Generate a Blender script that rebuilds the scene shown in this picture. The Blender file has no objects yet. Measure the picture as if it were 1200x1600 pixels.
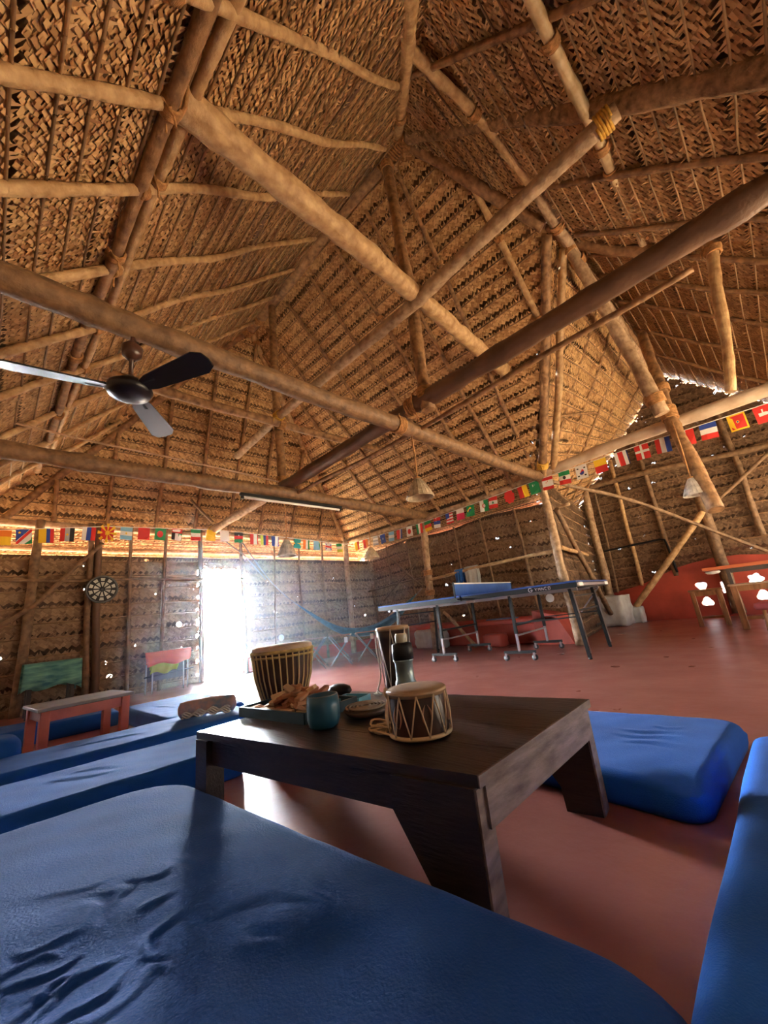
import bpy, math, random
import numpy as np
from mathutils import Vector, Matrix
random.seed(7)
C = bpy.context.scene.collection
S = bpy.context.scene
# ------------------------------------------------------------------ camera
yaw, pit, rol = (math.radians(a) for a in (134.6534, 14.7033, -6.5233))
fw = Vector((math.cos(yaw)*math.cos(pit), math.sin(yaw)*math.cos(pit), math.sin(pit)))
rt = fw.cross(Vector((0, 0, 1))).normalized(); up = rt.cross(fw)
r2 = rt*math.cos(rol) + up*math.sin(rol); u2 = -rt*math.sin(rol) + up*math.cos(rol)
cd = bpy.data.cameras.new('camera'); cam = bpy.data.objects.new('camera', cd); C.objects.link(cam)
cd.sensor_fit = 'VERTICAL'; cd.sensor_height = 24.0; cd.lens = 613.35*24/1600; cd.clip_start = .02
M = Matrix((r2, u2, -fw)).transposed().to_4x4(); M.translation = (0, 0, .68)
cam.matrix_world = M
S.camera = cam
# ------------------------------------------------------------------ light
SKY, GLOW, SUN, EXPO = .9, 320.0, 29.0, 1.53
w = bpy.data.worlds.new('sky'); S.world = w; w.use_nodes = True
def sky():                       # pale hazy sky, plus a low glow added to strengthen the doorway light
    nt = w.node_tree; N = nt.nodes; L = nt.links; bg = N['Background']
    tc = N.new('ShaderNodeTexCoord'); sx = N.new('ShaderNodeSeparateXYZ'); L.new(tc.outputs['Generated'], sx.inputs[0])
    gx = N.new('ShaderNodeMapRange'); gx.inputs['From Min'].default_value = -.72; gx.inputs['From Max'].default_value = -1; L.new(sx.outputs['X'], gx.inputs['Value'])
    gz = N.new('ShaderNodeMapRange'); gz.inputs['From Min'].default_value = .5; gz.inputs['From Max'].default_value = .0; L.new(sx.outputs['Z'], gz.inputs['Value'])
    m = N.new('ShaderNodeMath'); m.operation = 'MULTIPLY'; L.new(gx.outputs['Result'], m.inputs[0]); L.new(gz.outputs['Result'], m.inputs[1])
    m2 = N.new('ShaderNodeMath'); m2.operation = 'MULTIPLY_ADD'; m2.inputs[1].default_value = GLOW; m2.inputs[2].default_value = SKY; L.new(m.outputs[0], m2.inputs[0])
    bg.inputs[0].default_value = (.84, .93, 1, 1); L.new(m2.outputs[0], bg.inputs[1])
sky()
sl = bpy.data.lights.new('sun', 'SUN'); so = bpy.data.objects.new('sun', sl); C.objects.link(so)
sl.energy = SUN; sl.color = (1, .9, .74); sl.angle = .01
so.rotation_euler = Vector((.14, -.12, -.98)).to_track_quat('-Z', 'Y').to_euler()
vs = S.view_settings; vs.view_transform = 'Standard'; vs.look = 'None'; vs.exposure = EXPO; vs.gamma = 1; vs.use_curve_mapping = False
cy = S.cycles; cy.max_bounces = 7; cy.diffuse_bounces = 5; cy.glossy_bounces = 3; cy.transmission_bounces = 4
cy.sample_clamp_indirect = 8; cy.caustics_reflective = False; cy.caustics_refractive = False
# ------------------------------------------------------------------ materials
MATS = {}
def mat(name, col, rough=.7, var=.18, scale=6, bump=0, bscale=40, metal=0, spec=.4, stretch=None, col2=None, sheen=0, emit=None, trans=0, island=0):
    if name in MATS: return MATS[name]
    m = bpy.data.materials.new(name); m.use_nodes = True; nt = m.node_tree; N = nt.nodes; L = nt.links
    b = N['Principled BSDF']; b.inputs['Roughness'].default_value = rough; b.inputs['Metallic'].default_value = metal
    b.inputs['Specular IOR Level'].default_value = spec
    if sheen: b.inputs['Sheen Weight'].default_value = sheen; b.inputs['Sheen Roughness'].default_value = .4
    if trans: b.inputs['Transmission Weight'].default_value = trans
    tc = N.new('ShaderNodeTexCoord'); mp = N.new('ShaderNodeMapping'); L.new(tc.outputs['Object'], mp.inputs[0])
    if stretch: mp.inputs['Scale'].default_value = stretch
    nz = N.new('ShaderNodeTexNoise'); nz.inputs['Scale'].default_value = scale; nz.inputs['Detail'].default_value = 6
    L.new(mp.outputs[0], nz.inputs['Vector'])
    cr = N.new('ShaderNodeValToRGB'); e = cr.color_ramp.elements
    c2 = col2 or tuple(c*(1-var*2) for c in col); c1 = col if col2 else tuple(min(1, c*(1+var)) for c in col)
    e[0].position = .3; e[0].color = (*c2, 1); e[1].position = .7; e[1].color = (*c1, 1)
    src = nz.outputs['Fac']
    if island:
        g = N.new('ShaderNodeNewGeometry'); mx = N.new('ShaderNodeMath'); mx.operation = 'MULTIPLY_ADD'
        mx.inputs[1].default_value = island; sb = N.new('ShaderNodeMath'); sb.operation = 'MULTIPLY_ADD'; sb.inputs[1].default_value = 1-island
        L.new(nz.outputs['Fac'], sb.inputs[0]); sb.inputs[2].default_value = 0
        L.new(g.outputs['Random Per Island'], mx.inputs[0]); L.new(sb.outputs[0], mx.inputs[2]); src = mx.outputs[0]
    L.new(src, cr.inputs[0]); L.new(cr.outputs[0], b.inputs['Base Color'])
    if bump:
        n2 = N.new('ShaderNodeTexNoise'); n2.inputs['Scale'].default_value = bscale; n2.inputs['Detail'].default_value = 5
        L.new(mp.outputs[0], n2.inputs['Vector'])
        bp = N.new('ShaderNodeBump'); bp.inputs['Strength'].default_value = bump; bp.inputs['Distance'].default_value = .01
        L.new(n2.outputs['Fac'], bp.inputs['Height']); L.new(bp.outputs[0], b.inputs['Normal'])
    if emit:
        b.inputs['Emission Color'].default_value = (*emit[0], 1); b.inputs['Emission Strength'].default_value = emit[1]
    MATS[name] = m; return m
leaf = mat('dry_palm_leaf', (.75, .48, .225), .6, col2=(.38, .195, .078), scale=1.4, island=.45, spec=.35)
leafw = mat('old_palm_leaf', (.36, .235, .14), .7, col2=(.20, .12, .068), scale=1.6, island=.5, spec=.25)
rib = mat('leaf_midrib', (.30, .17, .08), .6, var=.3, scale=3)
under = mat('thatch_backing', (.17, .095, .045), .9, var=.3, scale=4)  # shadow in the recesses between courses is put into this dark colour
leafd = mat('shaded_palm_leaf', (.24, .15, .09), .75, col2=(.12, .07, .042), scale=1.6, island=.5, spec=.2)  # darker wall leaf, the dimness of the wing put into its colour
underw = mat('wall_backing', (.11, .065, .04), .9, var=.3, scale=4)
bark = mat('bark_pole', (.40, .22, .10), .62, col2=(.13, .065, .03), scale=15, bump=.6, bscale=48)
beam = mat('brown_log', (.26, .145, .07), .6, col2=(.11, .06, .03), scale=15, bump=.6, bscale=48)
wpole = mat('wall_pole', (.27, .165, .09), .65, col2=(.12, .07, .04), scale=15, bump=.6, bscale=48)
tan = mat('peeled_pole', (.60, .40, .20), .55, col2=(.32, .175, .075), scale=15, bump=.6, bscale=48)
pale = mat('pale_trunk', (.52, .36, .22), .65, col2=(.22, .13, .07), scale=15, bump=.6, bscale=48)
dark = mat('dark_pole', (.17, .09, .05), .5, col2=(.09, .045, .025), scale=5, bump=.4)
coir = mat('coir_rope', (.46, .23, .085), .85, var=.25, scale=30, bump=.5, bscale=120)
coirpole = mat('coir_wrapped', (.34, .2, .1), .9, var=.3, scale=20, bump=.9, bscale=70)
yellow = mat('yellow_rope', (.66, .38, .06), .7, var=.2, scale=30)
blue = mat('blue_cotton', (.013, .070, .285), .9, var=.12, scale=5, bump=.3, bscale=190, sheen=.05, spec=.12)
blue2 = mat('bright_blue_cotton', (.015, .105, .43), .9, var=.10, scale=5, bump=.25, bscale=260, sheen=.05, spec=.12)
wood = mat('dark_wood', (.036, .019, .011), .33, col2=(.017, .009, .006), scale=3, stretch=(1.5, 14, 14), bump=.22, bscale=9, spec=.5)
woodend = mat('side_lit_wood', (.27, .195, .165), .6, col2=(.10, .06, .05), scale=4, stretch=(9, 2, 9), bump=.3, bscale=9)  # pale tone stands for side light on the table's open-end faces
blk = mat('black_paint', (.010, .010, .011), .5, var=.1, spec=.25)
steel = mat('steel', (.62, .62, .64), .28, var=.05, metal=.9)
white = mat('white_paint', (.75, .74, .70), .6, var=.06)
whitestone = mat('whitewashed_stone', (.66, .68, .64), .85, col2=(.46, .45, .42), scale=7, bump=.5, bscale=12)
redp = mat('red_plaster', (.50, .085, .055), .55, var=.14, scale=3, bump=.15, bscale=15)
redpaint = mat('red_paint', (.50, .12, .07), .5, var=.12, scale=8)
brownw = mat('brown_wood', (.33, .15, .06), .45, var=.2, scale=4, stretch=(6, 6, 1.5), bump=.15)
def pinholes(name, src, axes, r, seed):
    m = src.copy(); m.name = name; N = m.node_tree.nodes; L = m.node_tree.links
    tc = N.new('ShaderNodeTexCoord'); sp = N.new('ShaderNodeSeparateXYZ'); cb = N.new('ShaderNodeCombineXYZ'); L.new(tc.outputs['Object'], sp.inputs[0])
    L.new(sp.outputs[axes[0]], cb.inputs[0]); L.new(sp.outputs[axes[1]], cb.inputs[1])
    v = N.new('ShaderNodeTexVoronoi'); v.voronoi_dimensions = '2D'; v.inputs['Scale'].default_value = 1.7; L.new(cb.outputs[0], v.inputs['Vector'])
    lt = N.new('ShaderNodeMath'); lt.operation = 'LESS_THAN'; lt.inputs[1].default_value = r*1.7; L.new(v.outputs['Distance'], lt.inputs[0])
    tr = N.new('ShaderNodeBsdfTransparent'); mx = N.new('ShaderNodeMixShader'); L.new(lt.outputs[0], mx.inputs[0])
    L.new(N['Principled BSDF'].outputs[0], mx.inputs[1]); L.new(tr.outputs[0], mx.inputs[2]); L.new(mx.outputs[0], N['Material Output'].inputs['Surface'])
    return m
leaf_gab = pinholes('shaded_palm_leaf_gable', leafd, (0, 2), .006, 3)
leaf_yz = pinholes('old_palm_leaf_end', leafw, (1, 2), .0065, 1); back_yz = pinholes('wall_backing_end', underw, (1, 2), .035, 1)
leaf_xz = pinholes('old_palm_leaf_side', leafw, (0, 2), .0065, 2); back_xz = pinholes('wall_backing_side', underw, (0, 2), .035, 2)
def floor_mat():
    m = mat('red_oxide_floor', (.345, .128, .10), .3, col2=(.25, .078, .058), scale=1.1, spec=.45)
    N = m.node_tree.nodes; L = m.node_tree.links; b = N['Principled BSDF']
    tc = N.new('ShaderNodeTexCoord')
    n = N.new('ShaderNodeTexNoise'); n.inputs['Scale'].default_value = 3.5; n.inputs['Detail'].default_value = 8
    L.new(tc.outputs['Object'], n.inputs['Vector'])
    mr = N.new('ShaderNodeMapRange'); mr.inputs['From Min'].default_value = .3; mr.inputs['From Max'].default_value = .7
    mr.inputs['To Min'].default_value = .27; mr.inputs['To Max'].default_value = .38
    L.new(n.outputs['Fac'], mr.inputs['Value']); L.new(mr.outputs['Result'], b.inputs['Roughness'])
    n2 = N.new('ShaderNodeTexNoise'); n2.inputs['Scale'].default_value = 14; n2.inputs['Detail'].default_value = 7
    L.new(tc.outputs['Object'], n2.inputs['Vector'])
    bp = N.new('ShaderNodeBump'); bp.inputs['Strength'].default_value = .18; bp.inputs['Distance'].default_value = .012
    L.new(n2.outputs['Fac'], bp.inputs['Height']); L.new(bp.outputs[0], b.inputs['Normal'])
    return m
floorm = floor_mat()
sand = mat('sandy_ground', (.62, .50, .36), .9, var=.12, scale=2)
# ------------------------------------------------------------------ mesh builder
class MB:
    def __init__(s): s.v = []; s.f = []; s.sm = []; s.mi = []; s.m = 0
    def add(s, vs, fs, smooth=False):
        o = len(s.v); s.v += [tuple(v) for v in vs]
        for f in fs: s.f.append(tuple(o+i for i in f)); s.sm.append(smooth); s.mi.append(s.m)
        return s
    def box(s, c, d, rz=0, R=None, bev=0):
        hx, hy, hz = d[0]/2, d[1]/2, d[2]/2
        R = R or Matrix.Rotation(rz, 3, 'Z'); c = Vector(c)
        if bev <= 0:
            P = [(x, y, z) for z in (-hz, hz) for x, y in ((-hx, -hy), (hx, -hy), (hx, hy), (-hx, hy))]
            F = [(3, 2, 1, 0), (4, 5, 6, 7), (0, 1, 5, 4), (1, 2, 6, 5), (2, 3, 7, 6), (3, 0, 4, 7)]
        else:
            b = min(bev, hx*.9, hy*.9, hz*.9); P = []
            for z, i in ((-hz, b), (-hz+b, 0), (hz-b, 0), (hz, b)):
                x, y = hx-i, hy-i; k = b if i == 0 else b*.4
                P += [(q[0], q[1], z) for q in ((-x+k, -y), (x-k, -y), (x, -y+k), (x, y-k), (x-k, y), (-x+k, y), (-x, y-k), (-x, -y+k))]
            F = [tuple(range(7, -1, -1)), tuple(range(24, 32))]
            for r in range(3):
                for i in range(8): F.append((r*8+i, r*8+(i+1) % 8, r*8+8+(i+1) % 8, r*8+8+i))
        return s.add([c + R @ Vector(p) for p in P], F)
    def bar(s, a, b, wx, wy, upv=(0, 0, 1)):
        a, b = Vector(a), Vector(b); d = (b-a).normalized(); x = d.cross(Vector(upv))
        if x.length < .05: x = d.cross(Vector((1, 0, 0)))
        x.normalize(); y = x.cross(d); R = Matrix((x, d, y)).transposed()
        return s.box((a+b)/2, (wx, (b-a).length, wy), R=R)
    def tube(s, pts, rad, n=8, caps=True, smooth=True):
        pts = [Vector(p) for p in pts]; m = len(pts)
        if not hasattr(rad, '__len__'): rad = [rad]*m
        t0 = (pts[1]-pts[0]).normalized(); x = t0.orthogonal().normalized(); V = []
        for i, p in enumerate(pts):
            t = (pts[min(i+1, m-1)]-pts[max(i-1, 0)])
            t = t.normalized() if t.length > 1e-9 else t0
            x = x - t*x.dot(t); x = x.normalized() if x.length > 1e-6 else t.orthogonal().normalized(); y = t.cross(x)
            for k in range(n):
                a = 2*math.pi*k/n; V.append(p + (x*math.cos(a)+y*math.sin(a))*rad[i])
        F = [(i*n+k, i*n+(k+1) % n, (i+1)*n+(k+1) % n, (i+1)*n+k) for i in range(m-1) for k in range(n)]
        s.add(V, F, smooth)
        if caps:
            o = len(s.v)-len(V)
            s.f += [tuple(o+k for k in range(n-1, -1, -1)), tuple(o+(m-1)*n+k for k in range(n))]; s.sm += [False]*2; s.mi += [s.m]*2
        return s
    def lathe(s, prof, c=(0, 0, 0), n=32, ax=None, caps=True):
        c = Vector(c); R = Vector((0, 0, 1)).rotation_difference(Vector(ax)).to_matrix() if ax else Matrix.Identity(3)
        V = [c + R @ Vector((r*math.cos(2*math.pi*k/n), r*math.sin(2*math.pi*k/n), z)) for r, z in prof for k in range(n)]
        m = len(prof)
        F = [(i*n+k, i*n+(k+1) % n, (i+1)*n+(k+1) % n, (i+1)*n+k) for i in range(m-1) for k in range(n)]
        s.add(V, F, True)
        if caps:
            o = len(s.v)-len(V)
            if prof[0][0] > 1e-4: s.f.append(tuple(o+k for k in range(n-1, -1, -1))); s.sm.append(False); s.mi.append(s.m)
            if prof[-1][0] > 1e-4: s.f.append(tuple(o+(m-1)*n+k for k in range(n))); s.sm.append(False); s.mi.append(s.m)
        return s
    def prism(s, poly, d, O=(0, 0, 0), X=(1, 0, 0), Y=(0, 1, 0)):
        O, X, Y = Vector(O), Vector(X), Vector(Y); Z = X.cross(Y).normalized(); n = len(poly)
        V = [O+X*p[0]+Y*p[1]-Z*d/2 for p in poly] + [O+X*p[0]+Y*p[1]+Z*d/2 for p in poly]
        return s.add(V, [tuple(range(n-1, -1, -1)), tuple(range(n, 2*n))] + [(i, (i+1) % n, n+(i+1) % n, n+i) for i in range(n)])
    def torus(s, c, R, r, ax=(0, 0, 1), n=24, k=8, sx=1):
        Q = Vector((0, 0, 1)).rotation_difference(Vector(ax)).to_matrix(); c = Vector(c)
        V = []; 
        for i in range(n):
            a = 2*math.pi*i/n
            for j in range(k):
                b = 2*math.pi*j/k; q = R+r*math.cos(b)
                V.append(c + Q @ Vector((q*math.cos(a), q*math.sin(a)*sx, r*math.sin(b))))
        return s.add(V, [(i*k+j, ((i+1) % n)*k+j, ((i+1) % n)*k+(j+1) % k, i*k+(j+1) % k) for i in range(n) for j in range(k)], True)
    def build(s, name, mats, parent=None, loc=(0, 0, 0)):
        me = bpy.data.meshes.new(name); l = Vector(loc)
        me.from_pydata([tuple(Vector(v)-l) for v in s.v], [], s.f)
        me.polygons.foreach_set('use_smooth', s.sm)
        for m in (mats if isinstance(mats, (list, tuple)) else [mats]): me.materials.append(m)
        if any(s.mi): me.polygons.foreach_set('material_index', s.mi)
        o = bpy.data.objects.new(name, me); C.objects.link(o); o.location = l
        if parent: o.parent = parent
        return o
def tag(o, label=None, cat=None, group=None, kind=None):
    if label: o['label'] = label
    if cat: o['category'] = cat
    if group: o['group'] = group
    if kind: o['kind'] = kind
    return o
def thing(name, label, cat, loc=(0, 0, 0), rz=0, group=None):
    o = bpy.data.objects.new(name, None); C.objects.link(o); o.location = loc; o.rotation_euler.z = rz
    o.empty_display_size = .1
    return tag(o, label, cat, group)
def dup(root, loc, rz=None, label=None, group=None):
    r = root.copy(); C.objects.link(r); r.location = loc
    if rz is not None: r.rotation_euler.z = rz
    if label: r['label'] = label
    if group: r['group'] = group
    for ch in list(root.children):
        c = ch.copy(); C.objects.link(c); c.parent = r
        for g in ch.children:
            d = g.copy(); C.objects.link(d); d.parent = c
    return r
def spline(pts, n=24):
    P = [Vector(p) for p in pts]; P = [P[0]*2-P[1]] + P + [P[-1]*2-P[-2]]; out = []
    for i in range(1, len(P)-2):
        for k in range(n):
            t = k/n; a, b, c, d = P[i-1:i+3]
            out.append(.5*((2*b)+(c-a)*t+(2*a-5*b+4*c-d)*t*t+(3*b-a-3*c+d)*t**3))
    return out+[P[-2]]
# ------------------------------------------------------------------ roof surfaces
def zl(x, y): return np.where(y > -.5, 6.03-1.1*(2.82-y), 2.378-.35*(-.5-y))
def zc(x, y): return np.where(y < 5.8, 6.03-1.184*(y-2.82), 2.502-.30*(y-5.8))
def ze(x, y): return np.where(x > -7.1, 6.03+(x+5.66)*2.465, 2.48+(x+7.1)*.62)
def zr(x, y): return 6.03-1.02*(x+1.88)-.29*np.exp(-((x+.87)**2+(y-3.95)**2)/.9)
def zw(x, y):
    k = 1.62+(np.clip(y, 3.9, 9.8)-5.8)*(-.575/3.8)
    return np.where(y > 3.9, zr(np.full_like(x, -.87), y)-k*(-.87-x), -9.)
def roof(x, y):
    return np.maximum(np.minimum(np.minimum(zl(x, y), zc(x, y)), np.minimum(ze(x, y), zr(x, y))), np.minimum(zw(x, y), np.where(y > 3.9, zr(x, y), -9.)))
def rz_(x, y): return float(roof(np.array([x], float), np.array([y], float))[0])
def hsh(a, b, s=0):
    v = np.sin(a*12.9898+b*78.233+s*37.719)*43758.5453
    return v-np.floor(v)
def thatch(name, P, ur, sr, ds, du, nsub, L, W, inside, own, material, back, seed=0, plen=1.5, tooth=.05, label=None, lift=.0065, depth=.055):
    rng = np.random.default_rng(seed); inside = np.array(inside, float)
    def frame(u, s):
        c = P(u, s); h = .01; eu = P(u+h, s)-c; es = P(u, s+h)-c
        eu /= np.linalg.norm(eu, axis=1)[:, None]; es /= np.linalg.norm(es, axis=1)[:, None]
        n = np.cross(eu, es); n /= np.linalg.norm(n, axis=1)[:, None]
        sg = np.sign(np.sum(n*(inside-c), axis=1)); return c, eu, es, n*sg[:, None]
    V = []; F = []; nv = 0
    nr = int((sr[1]-sr[0])/ds)+1; nc = int((ur[1]-ur[0])/du)+1
    k, i, j = (a.ravel() for a in np.meshgrid(np.arange(nr), np.arange(nc), np.arange(nsub), indexing='ij'))
    def jit(k, u):
        p = np.floor((u-hsh(k, 3., seed)*plen)/plen)
        return (hsh(k, p, seed+1)-.5)*ds*.16, (hsh(k, p, seed+2)-.3)*.018, (hsh(k, p, seed+5)-.5)*.10, (u-hsh(k, 3., seed)*plen)/plen-p
    u = ur[0]+(i+.5*(j % 2))*du+rng.normal(0, du*.08, len(i))
    js, jl, jt, fr = jit(k, u)
    s = sr[0]+(k+(j+.5)/nsub*.69)*ds+js+jt*(fr-.5)*ds*2
    m = own(u, s); u, s, i, j, k, jl = u[m], s[m], i[m], j[m], k[m], jl[m]
    c, eu, es, n = frame(u, s); N_ = len(u)
    off = depth-(depth-.022)*((j+.5)/nsub)+jl+rng.uniform(-.002, .002, N_)
    a = np.where((i+j) % 2 == 0, 1, -1)*np.radians(43+rng.normal(0, 3.5, N_))
    d = np.cos(a)[:, None]*eu+np.sin(a)[:, None]*es; p = -np.sin(a)[:, None]*eu+np.cos(a)[:, None]*es
    ll = L*rng.uniform(.85, 1.2, N_)[:, None]/2; ww = W*rng.uniform(.85, 1.1, N_)[:, None]/2
    lf = (lift*rng.uniform(.3, 1.6, N_))[:, None]; o = off[:, None]
    sgn = np.where((i+j) % 2 == 0, 1., -1.)[:, None]
    q = np.stack([c-d*ll-p*ww+n*(o-lf*sgn*.4), c+d*ll-p*ww*.7+n*(o+lf*sgn), c+d*ll+p*ww*.7+n*(o+lf*sgn*1.3), c-d*ll+p*ww+n*(o-lf*sgn*.2)], 1)
    V.append(q.reshape(-1, 3)); F.append((np.arange(N_*4).reshape(-1, 4)+nv)); nv += N_*4
    # pointed leaf tips along the upper edge of every course
    k, i = (a.ravel() for a in np.meshgrid(np.arange(nr), np.arange(int(nc*.85)), indexing='ij'))
    u = ur[0]+i*du/.85+rng.normal(0, du*.15, len(i)); js, jl, jt, fr = jit(k, u)
    s = sr[0]+k*ds+js+jt*(fr-.5)*ds*2
    m = own(u, s) & own(u, s-tooth) & (rng.random(len(u)) < .9); u, s, jl = u[m], s[m], jl[m]; T = len(u)
    c, eu, es, n = frame(u, s); tl = tooth*rng.uniform(.5, 1.25, T)[:, None]; sk = rng.normal(.45, .35, T)[:, None]
    hw = W*.42
    q = np.stack([c-eu*hw+n*(depth+jl-.004)[:, None], c+eu*hw+n*(depth+jl)[:, None], c-es*tl+eu*sk*tl+n*((depth+jl)[:, None]+rng.uniform(.0, .022, T)[:, None])], 1)
    V.append(q.reshape(-1, 3)); T3 = np.arange(T*3).reshape(-1, 3)+nv; nv += T*3
    # midribs
    seg = .3; k, i = (a.ravel() for a in np.meshgrid(np.arange(nr), np.arange(int((ur[1]-ur[0])/seg)), indexing='ij'))
    ua = ur[0]+i*seg; ja = jit(k, ua+.01); ub = ua+seg*.99; jb = jit(k, ub-.01)
    sa = sr[0]+k*ds+ja[0]+ja[2]*(ja[3]-.5)*ds*2+.012; sb = sr[0]+k*ds+jb[0]+jb[2]*(jb[3]-.5)*ds*2+.012
    m = own(ua, sa) & own(ub, sb); A = frame(ua[m], sa[m]); B = frame(ub[m], sb[m]); o1 = ja[1][m]; o2 = jb[1][m]; K = int(m.sum()); rr = .008
    q = []
    for (c, eu, es, n), oo in ((A, o1), (B, o2)):
        for dx, dz in ((-rr, 0), (0, rr*1.3), (rr, 0), (0, -rr)): q.append(c+es*dx+n*(depth+oo+.004+dz)[:, None])
    q = np.stack(q, 1).reshape(-1, 3); V.append(q); b = (np.arange(K)*8)[:, None]+nv; nv += K*8
    for f in ((0, 1, 5, 4), (1, 2, 6, 5), (2, 3, 7, 6), (3, 0, 4, 7)): F.append(b+np.array(f))
    # solid backing sheet
    cu, cs = .12, .1; gu = np.arange(ur[0], ur[1]+cu, cu); gs = np.arange(sr[0]-.1, sr[1]+cs, cs)
    U, Sg = np.meshgrid(gu, gs, indexing='ij'); G = P(U.ravel(), Sg.ravel()); G = G-frame(U.ravel(), Sg.ravel())[3]*.055; nU, nS = U.shape
    ok = own(U.ravel(), Sg.ravel(), .3).reshape(nU, nS)
    I, J = np.meshgrid(np.arange(nU-1), np.arange(nS-1), indexing='ij')
    kk = (ok[:-1, :-1] | ok[1:, 1:] | ok[1:, :-1] | ok[:-1, 1:]) & (ok[:-1, :-1].astype(int)+ok[1:, 1:]+ok[1:, :-1]+ok[:-1, 1:] >= 3)
    I, J = I[kk], J[kk]
    BF = np.stack([I*nS+J, (I+1)*nS+J, (I+1)*nS+J+1, I*nS+J+1], 1)+nv; V.append(G)
    V = np.concatenate(V); Q = np.concatenate(F+[BF]); nb = len(BF)
    me = bpy.data.meshes.new(name); me.vertices.add(len(V)); me.vertices.foreach_set('co', V.ravel())
    nq = len(Q); nt = len(T3); lp = np.concatenate([Q.ravel(), T3.ravel()])
    me.loops.add(len(lp)); me.loops.foreach_set('vertex_index', lp)
    me.polygons.add(nq+nt); me.polygons.foreach_set('loop_start', np.concatenate([np.arange(nq)*4, nq*4+np.arange(nt)*3]))
    mi = np.zeros(nq+nt, dtype=np.int32); mi[nq-nb:nq] = 1
    mi[nq-nb-K*4:nq-nb] = 2
    me.materials.append(material); me.materials.append(back); me.materials.append(rib); me.polygons.foreach_set('material_index', mi)
    me.update(calc_edges=True); me.validate()
    ob = bpy.data.objects.new(name, me); C.objects.link(ob)
    return tag(ob, label, kind='structure')
def owner(P):
    def own(u, s, tol=.015):
        p = P(u, s); d = p[:, 2]-roof(p[:, 0], p[:, 1]); return (d < tol) & (d > -.015)
    return own
col = lambda *a: np.stack(np.broadcast_arrays(*a), 1).astype(float)
def Pl(u, s): y = 2.82-s*.6727; return col(u, y, zl(u, y))
def Pc(u, s): y = 2.82+s*.645; return col(u, y, zc(u, y))
def Pe(u, s): x = -5.66-s*.376; return col(x, u, ze(x, u))
def Pr(u, s): x = -1.88+s*.70; return col(x, u, zr(x, u))
def Pw(u, s): x = -.87-s*.60; return col(x, u, zw(x, u))
def ownw(u, s, tol=.015):
    p = Pw(u, s); lim = -2.42-(p[:, 1]-5.8)*.24
    d = p[:, 2]-roof(p[:, 0], p[:, 1]); return (d < tol) & (d > -.015) & (p[:, 0] > lim-min(tol, .1))
def ownr(u, s, tol=.015):
    p = Pr(u, s); d = p[:, 2]-roof(p[:, 0], p[:, 1]); return (d < tol) & (d > -.015) & (p[:, 1] < 9.9)
mid = (-2.5, 3, 1.5)
thatch('ceiling_left', Pl, (-7.6, 1.2), (0, 4.95), .172, .030, 5, .062, .031, mid, owner(Pl), leaf, under, 1, label='sloping palm thatch on the near left side of the roof')
thatch('ceiling_right', Pc, (-7.6, 0), (0, 6.6), .178, .032, 5, .062, .032, mid, owner(Pc), leaf, under, 2, label='sloping palm thatch on the far long side of the roof')
thatch('ceiling_far', Pe, (-.6, 6.7), (0, 5.9), .178, .034, 5, .064, .034, mid, owner(Pe), leaf, under, 3, label='steep palm thatch over the doorway end of the roof')
thatch('ceiling_near', Pr, (0, 9.85), (0, 5.7), .172, .031, 5, .062, .032, mid, ownr, leaf, under, 4, label='palm thatch slope at the upper right of the roof')
thatch('ceiling_wing', Pw, (3.9, 9.85), (0, 4.2), .172, .034, 5, .064, .036, (-1, 7.5, 1.5), ownw, leaf, under, 5, label='small palm thatch slope over the side wing')
# ------------------------------------------------------------------ walls
def Pend(u, s): return col(np.full_like(u, -6.9)+.0*s, u, 1.88-s)
def own_end(u, s, tol=0.):
    door = (u > 2.44-.02) & (u < 3.12+.02) & (s > .06+hsh(np.floor(u*40), 1.)*.04)
    return ~door & (u > -.6) & (u < 6.62)
thatch('wall_far', Pend, (-.6, 6.62), (0, 1.86), .2, .042, 6, .080, .044, mid, own_end, leaf_yz, back_yz, 11, label='woven palm wall with the bright doorway')
def Pmain(u, s): return col(u, np.full_like(u, 6.4)+.0*s, 2.13+.03*np.sin(u*3)-s)
thatch('wall_right', Pmain, (-7.12, -2.5), (0, 1.75), .2, .042, 6, .080, .044, mid, lambda u, s, t=0: u < -2.5, leaf_xz, back_xz, 12, label='woven palm wall behind the table tennis table')
def Pwing(u, s): return col(-2.5-(u-6.4)*.17, u, 2.45-s)
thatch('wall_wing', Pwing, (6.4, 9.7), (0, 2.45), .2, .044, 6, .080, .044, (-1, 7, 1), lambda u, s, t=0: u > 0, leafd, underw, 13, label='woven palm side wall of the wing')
def Pgab(u, s): return col(u, np.full_like(u, 9.6)+.0*s, 5.3-s)
def own_gab(u, s, tol=0.):
    z = 5.3-s; g = .11+.05*hsh(np.floor(u*9), 2.)
    at = np.interp(u, [-3.2, -2.7, -2.27, -2., -1.78, -1.3, -.95, -.25, 1, 2.1], [.5, .62, .7, .78, .87, 1., 1.04, .97, .7, .62])
    return (z < roof(u, np.full_like(u, 9.6))-g) & (u > -3.2) & (u < 2.1) & (z > at-.09)
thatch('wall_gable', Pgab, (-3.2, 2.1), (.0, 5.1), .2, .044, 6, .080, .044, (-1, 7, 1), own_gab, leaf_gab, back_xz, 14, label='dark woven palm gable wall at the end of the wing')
def Pback(u, s): return col(u, np.full_like(u, -.75)+0*s, 2.6-s)
thatch('wall_left', Pback, (-7.5, 2.3), (0, 2.6), .2, .09, 3, .12, .06, mid, lambda u, s, t=0: u > -90, leafw, underw, 15, label='woven palm wall on the near side')
def Pnear(u, s): return col(np.full_like(u, 1.85)+0*s, u, 1.9-s)
thatch('wall_near', Pnear, (-.8, 2.5), (0, 1.9), .2, .09, 3, .12, .06, mid, lambda u, s, t=0: u > -90, leafw, underw, 16, label='woven palm wall beside the open end')
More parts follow.
